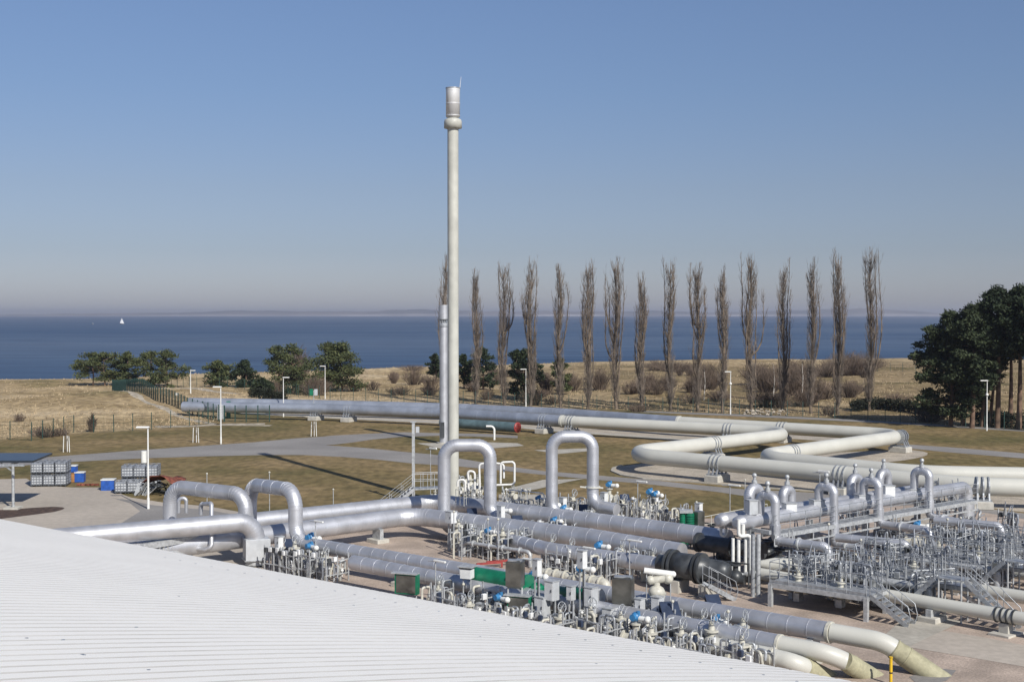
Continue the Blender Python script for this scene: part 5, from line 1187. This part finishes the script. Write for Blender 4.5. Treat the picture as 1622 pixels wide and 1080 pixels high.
# hedge
def hedge(P,h,wd,lab,mt='hedge',n=900):
    rnd=random.Random(9); fo=MB(); t=None
    for k in range(n):
        f=rnd.random()*(len(P)-1); i=min(len(P)-2,int(f)); c=P[i].lerp(P[i+1],f-i); c.z=gz(c.x,c.y)
        clump(fo,c+Vector((rnd.uniform(-.5,.5),rnd.uniform(-wd,wd)/2,rnd.uniform(.1,h))),.5,9,rnd,.3,.8)
    return tag(fo.build('hedge',mt),lab,'hedge')
hedge(px([(1352,652),(1390,650),(1440,655),(1500,664)]),1.7,3,'low dark hedge between the last poplar and the pines')
hedge(px([(1545,672),(1600,677),(1700,684)]),2.0,3,'low dark hedge under the rightmost pines',n=600)
hedge(px([(398,636),(430,637),(452,637)]),1.6,1.5,'clipped dark green hedge left of the lamp post before the pipe',n=350)
# ------------------------------------------------ leafless shrubs and birches
def shrub(x,yb,h,wd,lab,mt='bush',seed=0,n=60,name='shrub'):
    rnd=random.Random(seed); g=G(x,yb); g.z=gz(g.x,g.y)-.05; m=MB()
    for k in range(n):
        a=rnd.uniform(0,6.28); o=rnd.random()**.7*wd/2; L=h*rnd.uniform(.55,1)*(1-.4*(o/(wd/2))**2); b=g+Vector((math.cos(a)*o*.35,math.sin(a)*o*.35,0)); e=g+Vector((math.cos(a)*o,math.sin(a)*o,L))
        md=b.lerp(e,.5)+Vector((0,0,L*.1)); m.tube([b,md,e],[.04,.03,.015],3,False)
        for j in range(5):
            f=rnd.uniform(.3,1); q=b.lerp(md,f*2) if f<.5 else md.lerp(e,f*2-1); a2=rnd.uniform(0,6.28); l=rnd.uniform(.3,.8)*h*.35; m.tube([q,q+Vector((math.cos(a2)*l*.6,math.sin(a2)*l*.6,l*.8))],[.022,.012],3,False)
    o=tag(m.build(name,mt),lab,'shrub' if name=='shrub' else 'tree','leafless shrubs'); return o
SHR=[(590,622,1.9,3.4,'dark leafless shrub above the long grey pipe left of the stacks'),(624,612,2.4,2.4,'upright leafless shrub behind the dark one left of the stacks'),(655,614,3.4,5.5,'wide brown shrub thicket left of the stacks'),(683,628,1.5,2.2,'small shrub just left of the vent stack'),(652,590,1.6,9,'dark brown shrub patch on the dune crest left of the stacks'),(715,604,2.6,6,'brown shrub behind the stacks'),(772,634,2.2,3,'small shrub right of the first poplar'),(905,622,3.6,6,'brown thicket between fourth and fifth poplar'),(950,618,4.4,5,'purple brown shrub between fifth and sixth poplar'),(865,625,3.6,5,'brown shrub behind the lamp post right of the stack'),(1000,630,2.2,5,'low brown shrub before the thin poplar'),(1030,622,3.6,5,'dark shrub right of the thin poplar'),(1070,590,2.8,15,'dark brown shrub belt on the dune left of centre'),(1040,588,3.0,9,'dark round shrub on the dune crest'),(1120,618,5.2,8,'reddish leafless thicket left of the lamp with domes'),(1095,640,1.8,5,'low shrub at the fence left of the lamp with domes'),(1215,625,5.0,8,'purple brown thicket right of the lamp with domes'),(1200,612,4.5,8,'brown thicket behind the twelfth poplar'),(1262,630,5.2,9,'reddish thicket between the right poplars'),(1255,612,5.0,7,'brown thicket behind the right poplars'),(1305,636,3.5,6,'brown shrub between the last three poplars'),(1345,632,3.0,6,'brown shrub left of the tallest poplar'),(1352,596,5.5,16,'large brown shrub belt behind the tallest poplar'),(1308,600,3.4,12,'brown shrub belt on the far meadow'),(1010,652,1.4,4,'low shrub at the fence below the thin poplar'),(875,640,1.6,4,'low shrub at the fence behind the grey pipe'),(1310,658,1.6,4,'low shrub at the fence at right'),(430,630,3.0,5,'grey leafless shrub between hedge and birches'),(500,628,3.4,7,'brown leafless thicket below the round pine'),(560,622,2.0,5,'low leafless shrub right of the round pine'),(470,612,7.5,6,'reddish bare birches beside the tall olive pine'),(1470,668,2.2,6,'leafless shrub under the big pines'),(1420,640,1.6,6,'low brown shrub on the meadow by the hedge')]
SHR+=[(62,690,1.1,3,'small green brown bush at the wide spaced fence, leftmost'),(78,692,1.3,4,'low bushes just left of the sapling by the left fence'),(95,690,1.0,3,'tiny bush beside the left sapling'),(146,684,2.4,1.4,'narrow dark bush at the left fence'),(30,668,1.2,2,'small dark bush on the dry grass at far left')]
for i,a in enumerate(SHR): shrub(a[0],a[1],a[2]*1.12,a[3]*1.15,a[4],seed=i,n=int(32+a[2]*a[3]*6))
r5=random.Random(77); xs_=sorted([r5.uniform(600,700) for k in range(4)]+[r5.uniform(730,1380) for k in range(32)])
for i,x in enumerate(xs_):
    y=r5.uniform(596,646) if x>730 else r5.uniform(600,628)
    shrub(x,y,r5.uniform(1.2,3.6),r5.uniform(3,7),'low brown scrub patch, %s from the left behind the stacks and poplars'%(ORD[i] if i<39 else 'forty-'+ORD[i-40] if i>39 else 'fortieth'),seed=200+i,n=r5.randint(60,150))
def birch(x,yb,yt,lab,seed):
    g=G(x,yb); g.z=gz(g.x,g.y); h=topz(g,yt)-g.z; t=thing('birch_tree',g,lab,'tree','leafless birches'); rnd=random.Random(seed); m=MB(); m.tube([g,(g.x+.2,g.y,g.z+h*.5),(g.x,g.y,g.z+h*.95)],[.13,.09,.02],6); m.build('trunk','birch',t)
    b=MB()
    for k in range(70):
        f=rnd.uniform(.25,1); p=Vector((g.x+.1,g.y,g.z+h*.9*f)); a=rnd.uniform(0,6.28); L=h*.28*(1.15-f)+.4; e=p+Vector((math.cos(a)*L*.7,math.sin(a)*L*.7,L*.8)); b.tube([p,e],[.03,.01],3,False)
        for j in range(3): q=p.lerp(e,rnd.uniform(.3,1)); b.tube([q,q+Vector((rnd.uniform(-.5,.5),rnd.uniform(-.5,.5),rnd.uniform(.2,.7)))],[.012,.006],3,False)
    b.build('branches','bush',t)
birch(450,622,556,'pale trunked birch left of the tall olive pine',1); birch(468,624,552,'pale trunked birch right of the tall olive pine',2); birch(1270,636,566,'white trunked birch leaning between the right poplars',3); birch(1115,636,575,'slim birch left of the lamp with domes',4); birch(1225,634,575,'slim birch behind the twelfth poplar',5)
# tufts of dry grass beyond the fence: nobody could count them
def tufts():
    rnd=random.Random(2); m=MB(); k=0
    while k<15000:
        x=rnd.uniform(-10,1640); y=rnd.uniform(576,696) ; g=G(x,y)
        f=g.y-fenY(g.x)
        if f<1 or g.y>shoreY(g.x)-1: continue
        if noise.noise(Vector((g.x*.05,g.y*.05,0)))<rnd.uniform(-.5,.25): continue
        z=gz(g.x,g.y); k+=1; s=rnd.uniform(.15,.4); a=rnd.uniform(0,3.14); dx,dy=math.cos(a)*.12,math.sin(a)*.12
        for q in(-1,1): lx=rnd.uniform(-.25,.25); m.add([(g.x-dx*q,g.y-dy,z-.05),(g.x+dx,g.y+dy*q,z-.05),(g.x+lx,g.y+lx*.5,z+s)],[(0,1,2)])
    tag(m.build('dry_grass','straw'),kind='stuff')
tufts()
# rubble heap at the fence
m=MB()
for k in range(70):
    x=1178+abs(rr_.gauss(0,1))*28 if k%2 else rr_.uniform(1178,1248); g=G(min(x,1250),658-rr_.random()*6+(x-1178)*.03); m.ball((g.x,g.y,gz(g.x,g.y)+rr_.uniform(.1,.6)),rr_.uniform(.12,.38),5,(1,rr_.uniform(.6,1),rr_.uniform(.5,.9)))
o=m.build('rubble_heap','gravelg'); o.data.polygons.foreach_set('use_smooth',[False]*len(o.data.polygons)); tag(o,'heap of pale rubble at the fence right of the lamp with domes','rubble',kind='stuff')
# sailboats
def boat(x,y,yt,lab,s=1):
    g=G(x,y,SEAZ); h=D(x,yt,g.y).z-SEAZ; t=thing('sailboat',g,lab,'boat'); L=h*.8
    m=MB(); m.add([(g.x-L/2,g.y,SEAZ+.9),(g.x-L*.3,g.y-L*.13,SEAZ+.9),(g.x+L*.4,g.y-L*.13,SEAZ+.9),(g.x+L/2,g.y,SEAZ+1.0),(g.x+L*.4,g.y+L*.13,SEAZ+.9),(g.x-L*.3,g.y+L*.13,SEAZ+.9),(g.x-L*.4,g.y,SEAZ-.2),(g.x+L*.42,g.y,SEAZ-.2)],[(0,1,2,3,4,5),(0,6,1),(1,6,7,2),(2,7,3),(3,7,4),(4,7,6,5),(5,6,0)]); m.build('hull','dark',t)
    m=MB(); m.add([(g.x-.1,g.y,SEAZ+1.5),(g.x-.1,g.y+.1,SEAZ+h),(g.x-L*.42,g.y+.5,SEAZ+1.6)],[(0,1,2)]); m.add([(g.x+.1,g.y,SEAZ+1.3),(g.x+.1,g.y+.1,SEAZ+h*.9),(g.x+L*.45,g.y+.4,SEAZ+1.3)],[(0,1,2)]); o=m.build('sail','sail',t); q=o.modifiers.new('thickness','SOLIDIFY'); q.thickness=.03
    MB().tube([(g.x,g.y,SEAZ+.8),(g.x,g.y,SEAZ+h)],.08,6).build('mast','whitep',t)
boat(193,513.5,503.5,'white sailboat far out on the sea at left')
boat(147,514,511.5,'tiny pale boat left of the sailboat on the sea')
# ------------------------------------------------ air
hz=MB(); hz.box((0,7000,30-8),(31000,15200,76)); 
hm=bpy.data.materials.new('haze'); hm.use_nodes=True; q=hm.node_tree; q.nodes.clear(); vo=q.nodes.new('ShaderNodeVolumePrincipled'); vo.inputs['Color'].default_value=(.86,.88,1,1); vo.inputs['Density'].default_value=.00011; vo.inputs['Anisotropy'].default_value=.3
mo=q.nodes.new('ShaderNodeOutputMaterial'); q.links.new(vo.outputs[0],mo.inputs['Volume'])
tag(hz.build('haze',hm),kind='stuff')
